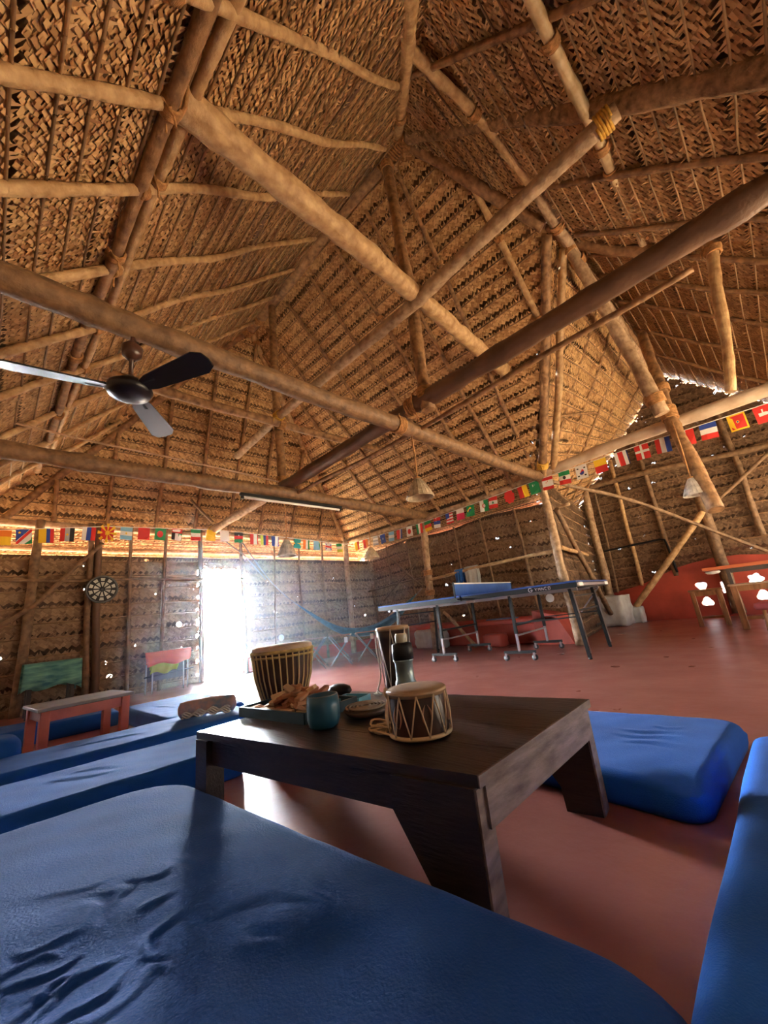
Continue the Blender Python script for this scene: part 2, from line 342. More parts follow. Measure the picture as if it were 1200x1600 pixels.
def structure(b, name, m, label=None, loc=(0, 0, 0)): return tag(b.build(name, m, None, loc), label, kind='structure')
b = MB().box((-2.95, 4.5, -.05), (9.7, 11.5, .1)); structure(b, 'floor', floorm, 'polished red oxide floor')
b = MB().box((0, 4, -.15), (120, 120, .08)); structure(b, 'ground', sand, 'pale sandy ground outside')
# low red plinth and ledge along the long wall
b = MB(); b.box((-4.75, 6.28, .21), (4.35, .34, .42), bev=.02); b.box((-4.75, 6.2, .36), (4.3, .5, .09), bev=.02)
b.prism([(0, 0), (.55, 0), (.35, .42), (0, .5)], .5, (-2.95, 6.2, 0), (1, 0, 0), (0, 0, 1))
structure(b, 'trim_1', redp, 'red plastered ledge along the foot of the long wall')
b = MB().box((-6.86, 4.8, .12), (.16, 3.2, .24), bev=.02); structure(b, 'trim_2', redp, 'low red plinth at the foot of the doorway wall')
# red arched parapet in the gable wall with flower shaped openings
import bmesh
def arch():
    bm = bmesh.new(); y0 = 9.42
    out = [(-3.0, .55), (-2.7, .62), (-2.27, .70), (-2.0, .78), (-1.78, .87), (-1.55, .95), (-1.3, 1.0), (-.95, 1.04), (-.6, 1.03), (-.25, .97), (.3, .85), (1., .7), (2.1, .62)]
    def flower(cx, cz, r, k, ph):
        return [(cx+r*(1+.16*math.cos(k*a+ph))*math.cos(a), cz+r*.92*(1+.16*math.cos(k*a+ph))*math.sin(a)) for a in (2*math.pi*q/30 for q in range(30))]
    holes = [flower(-1.27, .56, .085, 3, -1.57), flower(-1.25, .27, .085, 3, 1.57), flower(-.5, .585, .10, 5, 0), flower(-.47, .30, .09, 3, 1.57), flower(.3, .57, .1, 5, 0), flower(.3, .28, .09, 3, 1.5)]
    holes += [[(-.99, .40), (-.95, .40), (-.95, .60), (-.99, .60)], [(-.90, .44), (-.855, .44), (-.855, .66), (-.90, .66)]]
    loops = [[(-3.0, 0)] + out + [(2.1, 0)]] + holes
    es = []
    for lp in loops:
        vs = [bm.verts.new((p[0], y0, p[1])) for p in lp]
        es += [bm.edges.new((vs[i], vs[(i+1) % len(vs)])) for i in range(len(vs))]
    bmesh.ops.triangle_fill(bm, use_beauty=True, edges=es)
    r = bmesh.ops.extrude_face_region(bm, geom=bm.faces[:])
    for v in r['geom']:
        if isinstance(v, bmesh.types.BMVert): v.co.y += .12
    bmesh.ops.recalc_face_normals(bm, faces=bm.faces[:])
    me = bpy.data.meshes.new('trim_3'); bm.to_mesh(me); me.materials.append(redp)
    o = bpy.data.objects.new('trim_3', me); C.objects.link(o); tag(o, 'red arched parapet with flower shaped openings', kind='structure')
arch()
# ------------------------------------------------------------------ poles
def pole(name, label, cat, pts, r0, r1, m, group=None, wob=.012, lash=(), rings=0, seed=None, lm=None, n=9):
    rng = random.Random(seed if seed is not None else name+str(pts))
    P = [Vector(p) for p in pts]; Ls = [0]
    for a, b in zip(P, P[1:]): Ls.append(Ls[-1]+(b-a).length)
    T = Ls[-1]; k = max(6, int(T/.09)); Q = []; R = []
    ph = [rng.uniform(0, 6.3) for _ in range(6)]
    d = (P[-1]-P[0]).normalized(); x = d.orthogonal().normalized(); y = d.cross(x)
    for i in range(k+1):
        t = T*i/k; j = 0
        while j < len(Ls)-2 and t > Ls[j+1]: j += 1
        f = (t-Ls[j])/(Ls[j+1]-Ls[j]); q = P[j].lerp(P[j+1], f); e = math.sin(math.pi*i/k)
        q = q + x*wob*e*(math.sin(t*1.7+ph[0])+.5*math.sin(t*4.1+ph[1])) + y*wob*e*(math.sin(t*1.9+ph[2])+.5*math.sin(t*3.7+ph[3]))
        Q.append(q); R.append((r0+(r1-r0)*i/k)*(1+.05*math.sin(t*9+ph[4])+rng.uniform(-.05, .05)+(.10 if rng.random() < .12 else 0)))
    b = MB().tube(Q, R, n)
    o = tag(b.build(name, m, None, P[0]), label, cat, group)
    for t in lash:
        i = min(k-1, max(1, int(t*k))); c = Q[i]; ax = (Q[i+1]-Q[i-1]).normalized(); rr = R[i]; b = MB()
        turns = rng.randint(5, 7); x1 = ax.orthogonal().normalized(); y1 = ax.cross(x1); pts2 = []
        for q in range(turns*10+1):
            a = 2*math.pi*q/10; pts2.append(c + ax*((q/(turns*10)-.5)*rr*1.5+rng.uniform(-.004, .004)) + (x1*math.cos(a)+y1*math.sin(a))*(rr+.012))
        b.tube(pts2, .011, 5)
        a0 = rng.uniform(0, 6)
        b.tube([pts2[0], pts2[0]+(x1*math.cos(a0)+y1*math.sin(a0))*.05-Vector((0, 0, .03)), pts2[0]+(x1*math.cos(a0)+y1*math.sin(a0))*.06-Vector((0, 0, .09))], .006, 5)
        b.build('rope_lashing', lm or coir, o, -P[0]*0).location = -P[0]
    return o
ORD = ['first', 'second', 'third', 'fourth', 'fifth', 'sixth', 'seventh', 'eighth', 'ninth', 'tenth', 'eleventh', 'twelfth']
ins = lambda p, d: Vector((p[0], p[1], p[2]-d))
def rpt(x, y, d=.07): return Vector((x, y, rz_(x, y)-d))
# main frame
pole('ridge_pole', 'dark thick ridge pole along the top of the roof, lashed at both ends', 'beam', [(-5.75, 2.80, 5.90), (-1.75, 2.82, 5.93)], .085, .10, bark, lash=(.04, .12, .93, .97))
pole('tie_beam', 'heavy brown log spanning the hall above the ceiling fan', 'beam', [(-2.29, -.6, 2.48), (-2.29, 2.6, 2.44), (-2.29, 5.9, 2.44)], .075, .072, beam, lash=(.50,), wob=.008)
pole('tie_beam', 'dark log spanning the hall that carries the tube light', 'beam', [(-4.61, -.6, 2.50), (-4.61, 5.9, 2.44)], .085, .085, beam, wob=.008)
pole('centre_beam', 'long dark straight beam under the king posts, lit along its lower edge', 'beam', [(1.6, 2.82, 2.72), (-4.75, 2.82, 2.62)], .082, .085, dark, wob=.004, lash=(.60,))
pole('centre_beam', 'pale pole rising out of the doorway wall to the foot of the far king post', 'beam', [(-4.72, 2.80, 2.62), (-7.0, 2.58, 2.42)], .07, .06, pale, wob=.004, lash=(.93,), lm=yellow)
pole('batten', 'thin split pole running just below the long dark beam', 'pole', [(.05, 2.92, 2.55), (-2.2, 2.92, 2.46), (-4.9, 2.92, 2.48)], .022, .025, bark)
pole('king_post', 'king post with crossing lashings below the near end of the ridge', 'post', [(-2.08, 2.82, 5.86), (-2.03, 2.82, 2.54)], .062, .065, bark, lash=(.03, .97), wob=.015)
pole('king_post', 'king post at the far end of the ridge above the tube light', 'post', [(-4.86, 2.82, 5.84), (-4.80, 2.82, 2.56)], .06, .062, bark, lash=(.69, .97), wob=.015)
pole('collar_beam', 'orange brown log running from the upper left lashing down to a free cut end', 'beam', [(-1.50, .18, 3.28), (-1.86, 2.72, 3.68), (-2.06, 5.0, 3.76)], .085, .085, tan, lash=(.045, .52), wob=.006)
pole('collar_beam', 'thinner cross pole behind the fan tied to the far king post', 'beam', [(-4.62, .1, 3.58), (-4.60, 2.75, 3.52), (-4.60, 4.75, 3.58)], .06, .055, bark, lash=(.57,))
pole('long_collar', 'long pale straight pole tied to both king posts at mid height', 'beam', [(-.02, 2.70, 3.80), (-1.85, 2.66, 3.60), (-4.57, 2.68, 3.62), (-6.0, 2.70, 3.56)], .062, .055, pale, lash=(.03, .76), wob=.005, lm=yellow)
# wall plates
pole('wall_plate', 'grey white pole plate along the top of the long wall', 'beam', [(-7.1, 5.8, 2.42), (-4.7, 5.8, 2.40), (-2.26, 5.8, 2.46)], .055, .06, pale)
pole('wall_plate', 'thick pale whitish log across the opening of the wing behind the flags', 'beam', [(-2.35, 5.84, 2.50), (-.56, 5.84, 2.60), (1.8, 5.84, 2.62)], .07, .085, mat('whitish_log', (.62, .50, .38), .6, col2=(.42, .30, .20), scale=6, bump=.4))
pole('wall_plate', 'pole plate along the top of the doorway wall behind the flags', 'beam', [(-7.0, -.5, 2.42), (-7.0, 5.9, 2.40)], .05, .05, pale)
pole('wall_plate', 'pale pole on the outer eave seen over the doorway wall', 'beam', [(-7.45, -.5, 2.16), (-7.45, 6.4, 2.16)], .03, .03, pale)
pole('wall_plate', 'pale pole on the outer eave above the long wall', 'beam', [(-7.2, 6.75, 2.14), (-2.3, 6.75, 2.14)], .03, .03, pale)
# thick coir wrapped pole and hips
pole('wrapped_hip_pole', 'thick coir rope wrapped pole from the ridge end to the upper right', 'beam', [(-1.80, 2.80, 5.90), (-.21, 2.82, 4.24), (1.5, 2.82, 2.52)], .075, .095, coirpole, wob=.01, lash=(.02,))
pole('hip_rafter', 'vertical looking pole coming down to the ridge end from the top edge', 'rafter', [(-1.86, 2.80, 5.95), (-1.25, 2.12, 5.20), (-.6, 1.42, 4.42), (.9, 0, 2.9)], .06, .055, tan, lash=(.02, .12))
pole('hip_rafter', 'thick brown pole from the ridge end towards the wing ridge', 'rafter', [(-1.82, 2.86, 5.92), (-1.35, 3.35, 5.22), (-.92, 3.92, 4.60)], .065, .07, bark, lash=(.03,))
pole('hip_rafter', 'left hip pole falling from the far ridge end to the doorway wall', 'rafter', [(-5.66, 2.78, 5.88), (-7.1, -.1, 2.40)], .055, .05, bark, lash=(.03,))
pole('hip_rafter', 'right hip pole falling from the far ridge end into the far corner', 'rafter', [(-5.66, 2.86, 5.88), (-7.08, 5.75, 2.42)], .05, .045, tan, lash=(.04,))
# long poles lying along the two big slopes
def along(pts, d=.09): return [rpt(x, y, d) for x, y in pts]
pole('purlin', 'paired dark purlin pole running down the left slope, outer of the two', 'purlin', along([(-.9, .40), (-2.4, .33), (-3.7, .30), (-6.6, .22)], .13), .035, .035, bark, lash=(.12, .3, .52, .7))
pole('purlin', 'paired purlin pole running down the left slope, inner of the two', 'purlin', along([(-.9, .50), (-2.4, .42), (-3.7, .38), (-6.4, .30)], .13), .032, .03, tan, lash=(.2,))
pole('purlin', 'thin split purlin high on the left slope below the ridge', 'purlin', along([(-1.1, 1.68), (-2.6, 1.48), (-5.9, 1.75)], .05), .02, .02, dark)
pole('purlin', 'second thin split purlin beside the high one on the left slope', 'purlin', along([(-1.2, 1.60), (-2.6, 1.41), (-5.6, 1.66)], .05), .018, .018, bark)
pole('purlin', 'pale lashed pole crossing the upper right slope near the top edge', 'purlin', [(-1.05, 1.75, 4.98), (-.90, 2.75, 4.90), (-.80, 3.6, 4.62), (-.84, 4.3, 4.52)], .045, .048, tan, lash=(.35, .72))
pole('purlin', 'pale split pole coming down from the top right edge across the slope', 'purlin', along([(-.19, 1.6), (-.2, 3.0), (-.21, 4.9)], .12), .042, .04, mat('split_bamboo', (.66, .50, .30), .5, col2=(.42, .28, .14), scale=12, bump=.3), lash=(.2, .48, .58, .75))
pole('purlin', 'stout pole continuing the wing ridge below the upper lashing', 'purlin', [(-.80, 3.45, 4.66), (-.81, 4.6, 4.42), (-.80, 6.2, 4.15), (-.80, 8.2, 4.0)], .062, .058, pale, lash=(.12, .24))
pole('hanging_log', 'pale ringed palm log ending in mid air beside the leaning post', 'log', [(-.84, 4.25, 4.55), (-.66, 4.9, 3.35), (-.55, 5.02, 2.46)], .055, .075, pale, lash=(.02, .93))
pole('leaning_post', 'leaning post tied with orange rope over the pale log at the right', 'post', [(-.62, 6.2, 4.10), (-.56, 5.72, 2.62), (-.40, 5.32, 1.36)], .06, .078, bark, lash=(.40, .50, .56))
pole('wing_ridge_pole', 'ridge pole of the wing running back to the gable', 'beam', [(-.87, 3.95, 4.58), (-.87, 9.6, 4.90)], .055, .05, bark, lash=(.05,))
pole('sagging_purlin', 'thick sagging log on the upper right slope', 'purlin', [(-.80, 4.35, 4.60), (-.45, 4.55, 4.30), (-.10, 4.60, 4.02), (.30, 4.5, 3.72), (.9, 4.4, 3.2)], .055, .065, bark, wob=.02)
pole('hanging_post', 'short vertical post hanging on the right slope above the wing', 'post', [(.26, 4.5, 3.72), (.16, 4.5, 3.0), (.02, 4.5, 2.25)], .05, .04, tan, lash=(.05,))
pole('valley_rafter', 'valley pole from the wing ridge down to the middle wall post', 'rafter', [(-.93, 4.0, 4.55), (-2.26, 5.78, 2.46)], .055, .06, bark, lash=(.96,), lm=yellow)
pole('valley_rafter', 'second valley pole beside the first, leaning slightly right', 'rafter', [(-.86, 4.25, 4.48), (-2.12, 5.86, 2.46)], .045, .05, tan)
# rafters
LX = [(-1.28, 2.05, -1.0), (-1.93, 2.62, -1.42), (-2.55, 2.6, -1.90), (-3.30, 2.62, -2.55), (-3.95, 2.68, -3.25), (-4.62, 2.72, -3.9), (-5.3, 2.72, -4.75), (-5.95, 2.15, -5.5), (-6.45, 1.1, -6.2)]
for i, (x, y, x2) in enumerate(LX):
    pole('rafter', 'pale peeled rafter on the left thatch slope, %s from the top of the picture' % ORD[i], 'rafter', [rpt(x, y, .12), rpt((x+x2)/2, (y-.25)/2, .13), rpt(x2, -.25, .12)], .026, .032, tan, 'rafters of the left slope', wob=.02, lash=(.80,) if i < 6 else ())
CX = [(-5.75, 3.1, -5.5), (-5.3, 2.95, -4.9), (-4.58, 2.93, -4.25), (-3.92, 2.95, -3.6), (-3.28, 2.95, -3.2), (-2.62, 2.95, -2.75), (-2.04, 2.95, -2.35)]
for i, (x, y, x2) in enumerate(CX):
    pole('rafter', 'thin brown rafter on the far slope, %s from the far corner' % ORD[i], 'rafter', [rpt(x, y, .11), rpt((x+x2)/2, (y+5.8)/2, .12), rpt(x2, 5.8, .10)], .024, .03, bark, 'rafters of the far slope', wob=.015, lash=(.25, .55) if i > 3 else ())
pole('rafter', 'stouter tan rafter on the far slope nearest the wing valley', 'rafter', [rpt(-1.37, 3.38, .12), rpt(-1.36, 4.55, .12), rpt(-1.6, 4.95, .12)], .036, .036, tan, lash=(.3, .7))
for i, (x, y, x2, y2) in enumerate([(-1.2, 4.35, -1.75, 5.05), (-1.05, 4.2, -2.0, 5.6)]):
    pole('rafter', ['short jack rafter against the valley, upper one', 'longer jack rafter against the valley, lower one'][i], 'rafter', [rpt(x, y, .11), rpt(x2, y2, .11)], .024, .026, bark)
for i, y in enumerate([.45, 1.08, 1.74, 2.35, 2.95, 3.55, 4.25, 4.95]):
    t = max(0, abs(y-2.82)-.1)/2.98
    x = -5.66-1.44*t-.06
    pole('rafter', 'thin rafter on the steep slope over the doorway wall, %s from the left' % ORD[i], 'rafter', [Vector((x+.06, y, rz_(x, y)-.16)), Vector((-7.06, y+.03, 2.42))], .026, .03, bark, 'rafters over the doorway', wob=.012)
for i, (xa, ya, xb, yb) in enumerate([(-1.2, 2.12, .9, 2.1), (-1.0, 3.46, 1.7, 3.44), (-.70, 4.15, 1.7, 4.15), (-.78, 4.75, 1.7, 4.70), (-.8, 5.4, 1.7, 5.4), (-.8, 6.2, 1.7, 6.2), (-.8, 7.2, 1.7, 7.2), (-.8, 8.3, 1.7, 8.3)]):
    pole('rafter', 'brown rafter on the upper right slope, %s from the top' % ORD[i], 'rafter', [rpt(xa, ya, .11), rpt((xa+xb)/2, (ya+yb)/2, .11), rpt(xb, yb, .11)], .026, .03, bark, 'rafters of the right slope', wob=.02)
for i, y in enumerate([6.0, 6.7, 7.4, 8.1, 8.9]):
    x2 = -2.38-(y-5.8)*.24
    pole('rafter', 'thin jack rafter on the small wing slope, %s from the valley' % ORD[i], 'rafter', [rpt(-.95, y-.1, .11), rpt(x2, y+.25, .11)], .022, .024, bark, 'rafters of the wing slope', wob=.012)
pole('wing_purlin', 'thin pole lying across the rafters of the small wing slope', 'purlin', [rpt(-1.9, 5.35, .1), rpt(-1.7, 7.3, .1), rpt(-1.75, 8.6, .1)], .022, .022, bark)
# posts of the doorway wall
EW = [(.33, .29, .05, wpole, 'thick round post at the left end of the doorway wall'), (.97, 1.06, .045, dark, 'dark squared post behind the dartboard'), (.88, .96, .035, wpole, 'slim post just left of the dartboard'),
      (1.38, 1.42, .024, wpole, 'thin upright right of the dartboard'), (1.86, 1.82, .024, wpole, 'thin upright behind the hung towels'), (2.38, 2.42, .035, dark, 'left jamb post of the doorway'),
      (3.08, 3.15, .03, wpole, 'right jamb post of the doorway'), (3.76, 3.71, .018, wpole, 'thin upright just right of the doorway'), (4.30, 4.30, .018, wpole, 'thin upright between doorway and corner'),
      (4.87, 4.83, .02, wpole, 'thin upright nearest the far corner'), (5.52, 5.48, .055, pale, 'pale round post in the far corner')]
for y0, y1, r, m, lb in EW:
    pole('wall_post', lb, 'post', [(-6.78, y0, 2.42), (-6.76, y1, 0)], r, r*1.1, m, wob=.008)
pole('wall_rail', 'crooked horizontal rail across the doorway wall through the dartboard', 'rail', [(-6.72, -.3, 1.62), (-6.72, .91, 1.61), (-6.72, 2.40, 1.58)], .02, .02, wpole)
pole('wall_rail', 'thin rail across the top of the doorway opening', 'rail', [(-6.74, 2.36, 1.60), (-6.74, 3.12, 1.59)], .012, .012, wpole)
pole('brace', 'bent diagonal brace left of the dartboard', 'brace', [(-6.70, -.4, .72), (-6.70, .39, 1.33), (-6.70, 1.02, 2.12)], .028, .024, wpole)
pole('brace', 'short diagonal brace above the yellow flag', 'brace', [(-6.7, 2.2, 2.92), (-6.75, 2.58, 2.58)], .022, .022, wpole)
# posts of the long wall
for x0, x1, r, lb in [(-6.94, -6.77, .018, 'first thin upright of the long wall beside the far corner'), (-6.26, -6.17, .018, 'second thin upright of the long wall'), (-5.63, -5.54, .02, 'third thin upright of the long wall left of the pale post'),
                      (-4.36, -4.30, .02, 'thin upright just right of the pale post'), (-3.76, -3.68, .02, 'thin upright behind the hanging towels'), (-3.07, -2.98, .024, 'thin upright left of the middle wall post')]:
    pole('wall_post', lb, 'post', [(x0, 6.28, 2.2), (x1, 6.28, .42)], r, r*1.1, wpole)
pole('wall_post', 'pale palm post carrying the end of the tube light beam', 'post', [(-4.70, 5.8, 2.46), (-4.80, 5.8, 0)], .06, .07, pale, lash=(.48, .62), rings=1)
pole('wall_post', 'pale post under the lashed corner of the wing opening', 'post', [(-2.31, 5.8, 2.62), (-2.27, 5.8, 0)], .055, .065, pale, lash=(.03,), lm=yellow)
pole('wall_rail', 'tan horizontal rail with two towels hanging on it', 'rail', [(-4.75, 5.76, 1.22), (-3.81, 5.85, 1.30), (-2.36, 5.9, 1.33)], .026, .026, tan)
pole('wall_rail', 'thin rail left of the pale palm post', 'rail', [(-6.95, 6.15, 1.25), (-5.4, 6.1, 1.32), (-4.8, 5.9, 1.30)], .02, .018, wpole)
pole('brace', 'curved brace rising to the right beside the pale palm post', 'brace', [(-6.35, 6.12, 1.0), (-5.5, 6.1, 1.5), (-4.6, 6.05, 2.05)], .024, .02, wpole)
pole('brace', 'brace crossing the curved one beside the pale palm post', 'brace', [(-5.95, 6.08, 1.85), (-5.1, 6.0, 1.15)], .022, .022, wpole)
pole('brace', 'pale board leaning against the ledge under the table tennis table', 'board', [(-4.55, 5.85, .62), (-3.92, 5.75, .03)], .03, .03, pale)
pole('brace', 'small brown stick leaning beside the hammock', 'pole', [(-6.3, 5.9, .42), (-5.7, 5.9, .85)], .03, .03, tan)
# wing posts
for x0, z0, x1, z1, r, m, lb in [(-2.78, 2.85, -2.82, .0, .07, pale, 'thick pale post at the inner corner of the gable wall'), (-2.64, 2.8, -2.68, .6, .022, wpole, 'thin upright beside the thick gable corner post'),
        (-2.17, 3.43, -2.21, .69, .035, tan, 'tan upright on the left part of the gable wall'), (-1.63, 3.9, -1.60, .80, .04, wpole, 'dark upright in the middle of the gable wall'),
        (-.87, 2.3, -.84, .05, .085, wpole, 'heavy post standing in front of the arched red wall'), (-.24, 3.9, -.22, 1.3, .045, wpole, 'upright at the right of the gable wall')]:
    pole('wall_post', lb, 'post', [(x0, 9.44 if z1 > .2 else 9.28, z0), (x1, 9.44 if z1 > .2 else 9.28, z1)], r, r*1.1, m)
pole('wall_rail', 'thick horizontal log across the gable wall', 'rail', [(-2.9, 9.36, 2.95), (-1.52, 9.36, 2.93), (.6, 9.36, 2.75)], .055, .05, wpole)
pole('brace', 'long thin brace falling to the right across the gable wall', 'brace', [(-2.28, 5.95, 2.42), (-1.55, 8.0, 2.1), (-.2, 9.2, .98)], .03, .028, wpole)
pole('brace', 'brace falling to the left across the gable wall', 'brace', [(.3, 9.3, 2.7), (-1.0, 9.25, 1.78)], .03, .03, wpole)
pole('brace', 'stout leaning log propped from the whitewashed block to the heavy post', 'brace', [(-2.35, 9.15, .3), (-.88, 9.2, 1.88)], .06, .05, tan)
pole('brace', 'dark diagonal pole behind the end of the table tennis table', 'brace', [(-2.25, 6.0, 1.95), (-2.45, 7.3, 1.0), (-2.6, 8.4, .25)], .04, .045, wpole)
pole('brace', 'short horizontal pole between the middle post and the wing wall', 'brace', [(-2.26, 5.85, 1.36), (-2.5, 7.6, 1.33)], .03, .03, tan)
pole('pipe', 'black pipe bent into a corner on the gable wall', 'pipe', [(-2.72, 9.38, 1.50), (-1.63, 9.38, 1.54), (-1.60, 9.38, 1.50), (-1.56, 9.38, .86)], .02, .02, blk, wob=0)
pole('conduit', 'thin pale cable pipe strung across above the tube light beam', 'pipe', [(-4.68, -.3, 2.82), (-4.68, 2.7, 2.66)], .01, .01, mat('conduit', (.55, .35, .22), .4))
# ------------------------------------------------------------------ ceiling fan
f = thing('ceiling_fan', 'black three blade ceiling fan hanging from the near log', 'fan', (-2.29, .42, 2.40))
MB().tube([(0, 0, .12), (0, 0, -.30)], .012).build('down_rod', mat('fan_brown', (.07, .03, .02), .3), f)
MB().lathe([(.02, -.16), (.05, -.13), (.055, -.08), (.03, -.05), (.02, -.04)], n=24).build('canopy_cup', MATS['fan_brown'], f)
MB().tube([(-.05, 0, .06), (0, 0, .13), (.05, 0, .06)], .012).build('hook_bracket', blk, f)
MB().lathe([(.025, -.27), (.05, -.29), (.11, -.335), (.115, -.36), (.10, -.385), (.06, -.40), (.001, -.405)], n=32).build('motor_housing', mat('fan_gloss', (.012, .01, .012), .34, spec=.3), f)
for a in (math.radians(25.6), math.radians(146), math.radians(262)):
    d = Vector((math.cos(a), math.sin(a), 0)); s = Vector((-d.y, d.x, 0)); tl = (s*.94-Vector((0, 0, .24))).normalized()
    b = MB(); pts = [(.09, -.03), (.16, -.05), (.50, -.07), (.55, -.045), (.56, 0), (.55, .045), (.50, .07), (.16, .05), (.09, .03)]
    b.prism(pts, .008, Vector((0, 0, -.355)), d, tl); bl = b.build('blade', MATS['fan_gloss'], f)
    MB().bar(Vector((0, 0, -.35))+d*.07, Vector((0, 0, -.352))+d*.2, .04, .012).build('blade_arm', blk, bl)
# tube light
t = thing('tube_light', 'black batten with an unlit white tube hanging under the dark log', 'light', (-4.58, 2.9, 2.345))
MB().box((0, 0, .02), (.05, 1.62, .04), bev=.006).build('batten', blk, t)
MB().tube([(.005, -.76, -.022), (.005, .76, -.022)], .016, 12).build('tube', mat('tube_glass', (.9, .9, .88), .25, var=.02), t)
for y in (-.78, .78): MB().box((0, y, -.018), (.035, .03, .05)).build('end_cap', blk, t)
# woven lampshades
def shade(loc, top, r, h, label, m, tilt=0):
    o = thing('pendant_lamp', label, 'lamp', loc, 0, 'woven pendant lampshades')
    MB().tube([(0, 0, 0), (.004, .003, (top-loc[2])/2), (0, 0, top-loc[2])], .009, 6).build('rope', coir, o)
    b = MB(); n = 20; pr = [(.02, 0), (r*.30, -h*.12), (r*.55, -h*.36), (r*.80, -h*.68), (r*.97, -h*.93), (r, -h)]
    b.lathe(pr+[(q-.006, z) for q, z in pr[::-1]], n=36, caps=False); s = b.build('shade', m, o)
    b = MB()
    for k in range(n):
        a = 2*math.pi*k/n; b.tube([(math.cos(a)*(q+.001), math.sin(a)*(q+.001), z) for q, z in pr], .004, 4)
    for q, z in pr[1:]: b.torus((0, 0, z), q, .004, n=24, k=4)
    b.build('weave', m, s)
    MB().lathe([(.001, -h*.55), (.025, -h*.5), (.03, -h*.38), (.015, -h*.25), (.012, -h*.12)], n=14).build('bulb', mat('bulb_glass', (.8, .8, .78), .2, var=.02), o)
    MB().torus((0, 0, 0), .022, .012, n=12, k=6).build('top_ring', coir, o)
    return o
cane = mat('white_cane', (.66, .62, .54), .7, var=.15, scale=20, bump=.4, bscale=60)
cane2 = mat('tan_cane', (.52, .42, .28), .7, var=.2, scale=20, bump=.4, bscale=60)
shade((-2.29, 2.83, 1.93), 2.40, .135, .20, 'tan woven lampshade hanging from the near log below the king post', cane2)
shade((-4.61, 2.74, 1.82), 2.36, .125, .23, 'shadowed woven lampshade hanging under the left half of the tube light', cane2)
shade((-4.61, 4.27, 1.76), 2.36, .125, .17, 'small woven lampshade hanging near the right end of the tube light', cane2)
shade((-.53, 5.42, 1.78), 2.48, .115, .20, 'bright white woven lampshade hanging in front of the leaning post', cane)
# ------------------------------------------------------------------ dartboard
d = thing('dartboard', 'round dartboard with white and black segments on the doorway wall', 'dartboard', (-6.66, 1.04, 1.46))
X = (1, 0, 0)
MB().lathe([(.17, -.02), (.185, -.005), (.185, .018), (.17, .026)], ax=X, n=40).build('board', blk, d)
MB().torus((.02, 0, 0), .178, .012, ax=X, n=40).build('rim', mat('grey_rubber', (.12, .13, .13), .6), d)
b = MB(); b2 = MB()
for k in range(10):
    for (ra, rb, hw) in ((.035, .10, .22), (.115, .155, .17)):
        a = 2*math.pi*k/10+.31
        p = [(ra, a-hw*(.5 if ra < .05 else 1)), (rb, a-hw), (rb, a+hw), (ra, a+hw*(.5 if ra < .05 else 1))]
        b.prism([(r*math.cos(q), r*math.sin(q)) for r, q in p], .003, (.029, 0, 0), (0, 1, 0), (0, 0, 1))
b.build('segment_inlay', mat('cream_segment', (.55, .56, .50), .7), d)
b2.lathe([(.015, .026), (.012, .032), (.001, .033)], ax=X, n=16); b2.build('bullseye', mat('bull', (.1, .1, .12), .6), d)
# ------------------------------------------------------------------ flags
CL = dict(r=(.62, .035, .03), w=(.78, .77, .74), b=(.03, .07, .36), g=(.02, .26, .09), y=(.85, .55, .03), o=(.80, .22, .03), k=(.02, .02, .02), l=(.22, .50, .72), t=(.02, .35, .38), m=(.55, .03, .10), gr=(.42, .45, .48), n=(.03, .05, .18), yg=(.55, .62, .08))
def cm(c): return mat('flag_'+c, CL[c], .75, var=.03)
R_ = lambda x0, y0, x1, y1: [(x0, y0), (x1, y0), (x1, y1), (x0, y1)]
def vb(*c, wts=None):
    wts = wts or [1]*len(c); T = sum(wts); x = 0; o = []
    for q, k in zip(c, wts): o.append((q, R_(x/T, 0, (x+k)/T, 1))); x += k
    return o
def hb(*c, wts=None):
    return [(q, [(y, x) for x, y in p][::-1]) for q, p in vb(*c, wts=wts)]
def disc(c, x, y, r, n=14): return (c, [(x+r*math.cos(-2*math.pi*k/n), y+r*math.sin(-2*math.pi*k/n)) for k in range(n)])
def star(c, x, y, r, n=5, inn=.4): return (c, [(x+(r if k % 2 == 0 else r*inn)*math.sin(math.pi*k/n), y-(r if k % 2 == 0 else r*inn)*math.cos(math.pi*k/n)) for k in range(2*n)])
def diamond(c, x, y, a, b): return (c, [(x-a, y), (x, y-b), (x+a, y), (x, y+b)])
def flag(P, U, D, wd, ht, spec, label, group, rng):
    P, U, D = Vector(P), Vector(U).normalized(), Vector(D).normalized(); N = U.cross(D).normalized()
    if N.dot(Vector((-.5, 2.5, 1))-P) < 0 and False: N = -N
    cs = []; [cs.append(c) for c, _ in spec if c not in cs]
    b = MB(); ph = rng.uniform(0, 6); am = rng.uniform(.004, .014); rot = rng.uniform(-.10, .10)
    U2 = U*math.cos(rot)+D*math.sin(rot); D2 = D*math.cos(rot)-U*math.sin(rot)
    view = Vector((0, 0, .68))-P; sg = 1 if N.dot(view) > 0 else -1
    for i, (c, poly) in enumerate(spec):
        b.m = cs.index(c)
        for side in ((1, -1)):
            lift = (.0012+.0007*i)*side*sg
            vs = []
            n = len(poly); dense = []
            for q in range(n):
                x0, y0 = poly[q]; x1, y1 = poly[(q+1) % n]; k = 3 if n <= 5 else 1
                for t in range(k): dense.append((x0+(x1-x0)*t/k, y0+(y1-y0)*t/k))
            for x, y in dense:
                wv = am*math.sin(ph+x*4.5+y*1.5)*(.2+y)
                vs.append(P+U2*(x-.5)*wd+D2*y*ht+N*(wv+lift))
            idx = list(range(len(vs)))
            b.add(vs, [tuple(idx if side*sg > 0 else idx[::-1])])
    return tag(b.build('flag', [cm(c) for c in cs], None, P), label, 'flag', group)
rng = random.Random(3)
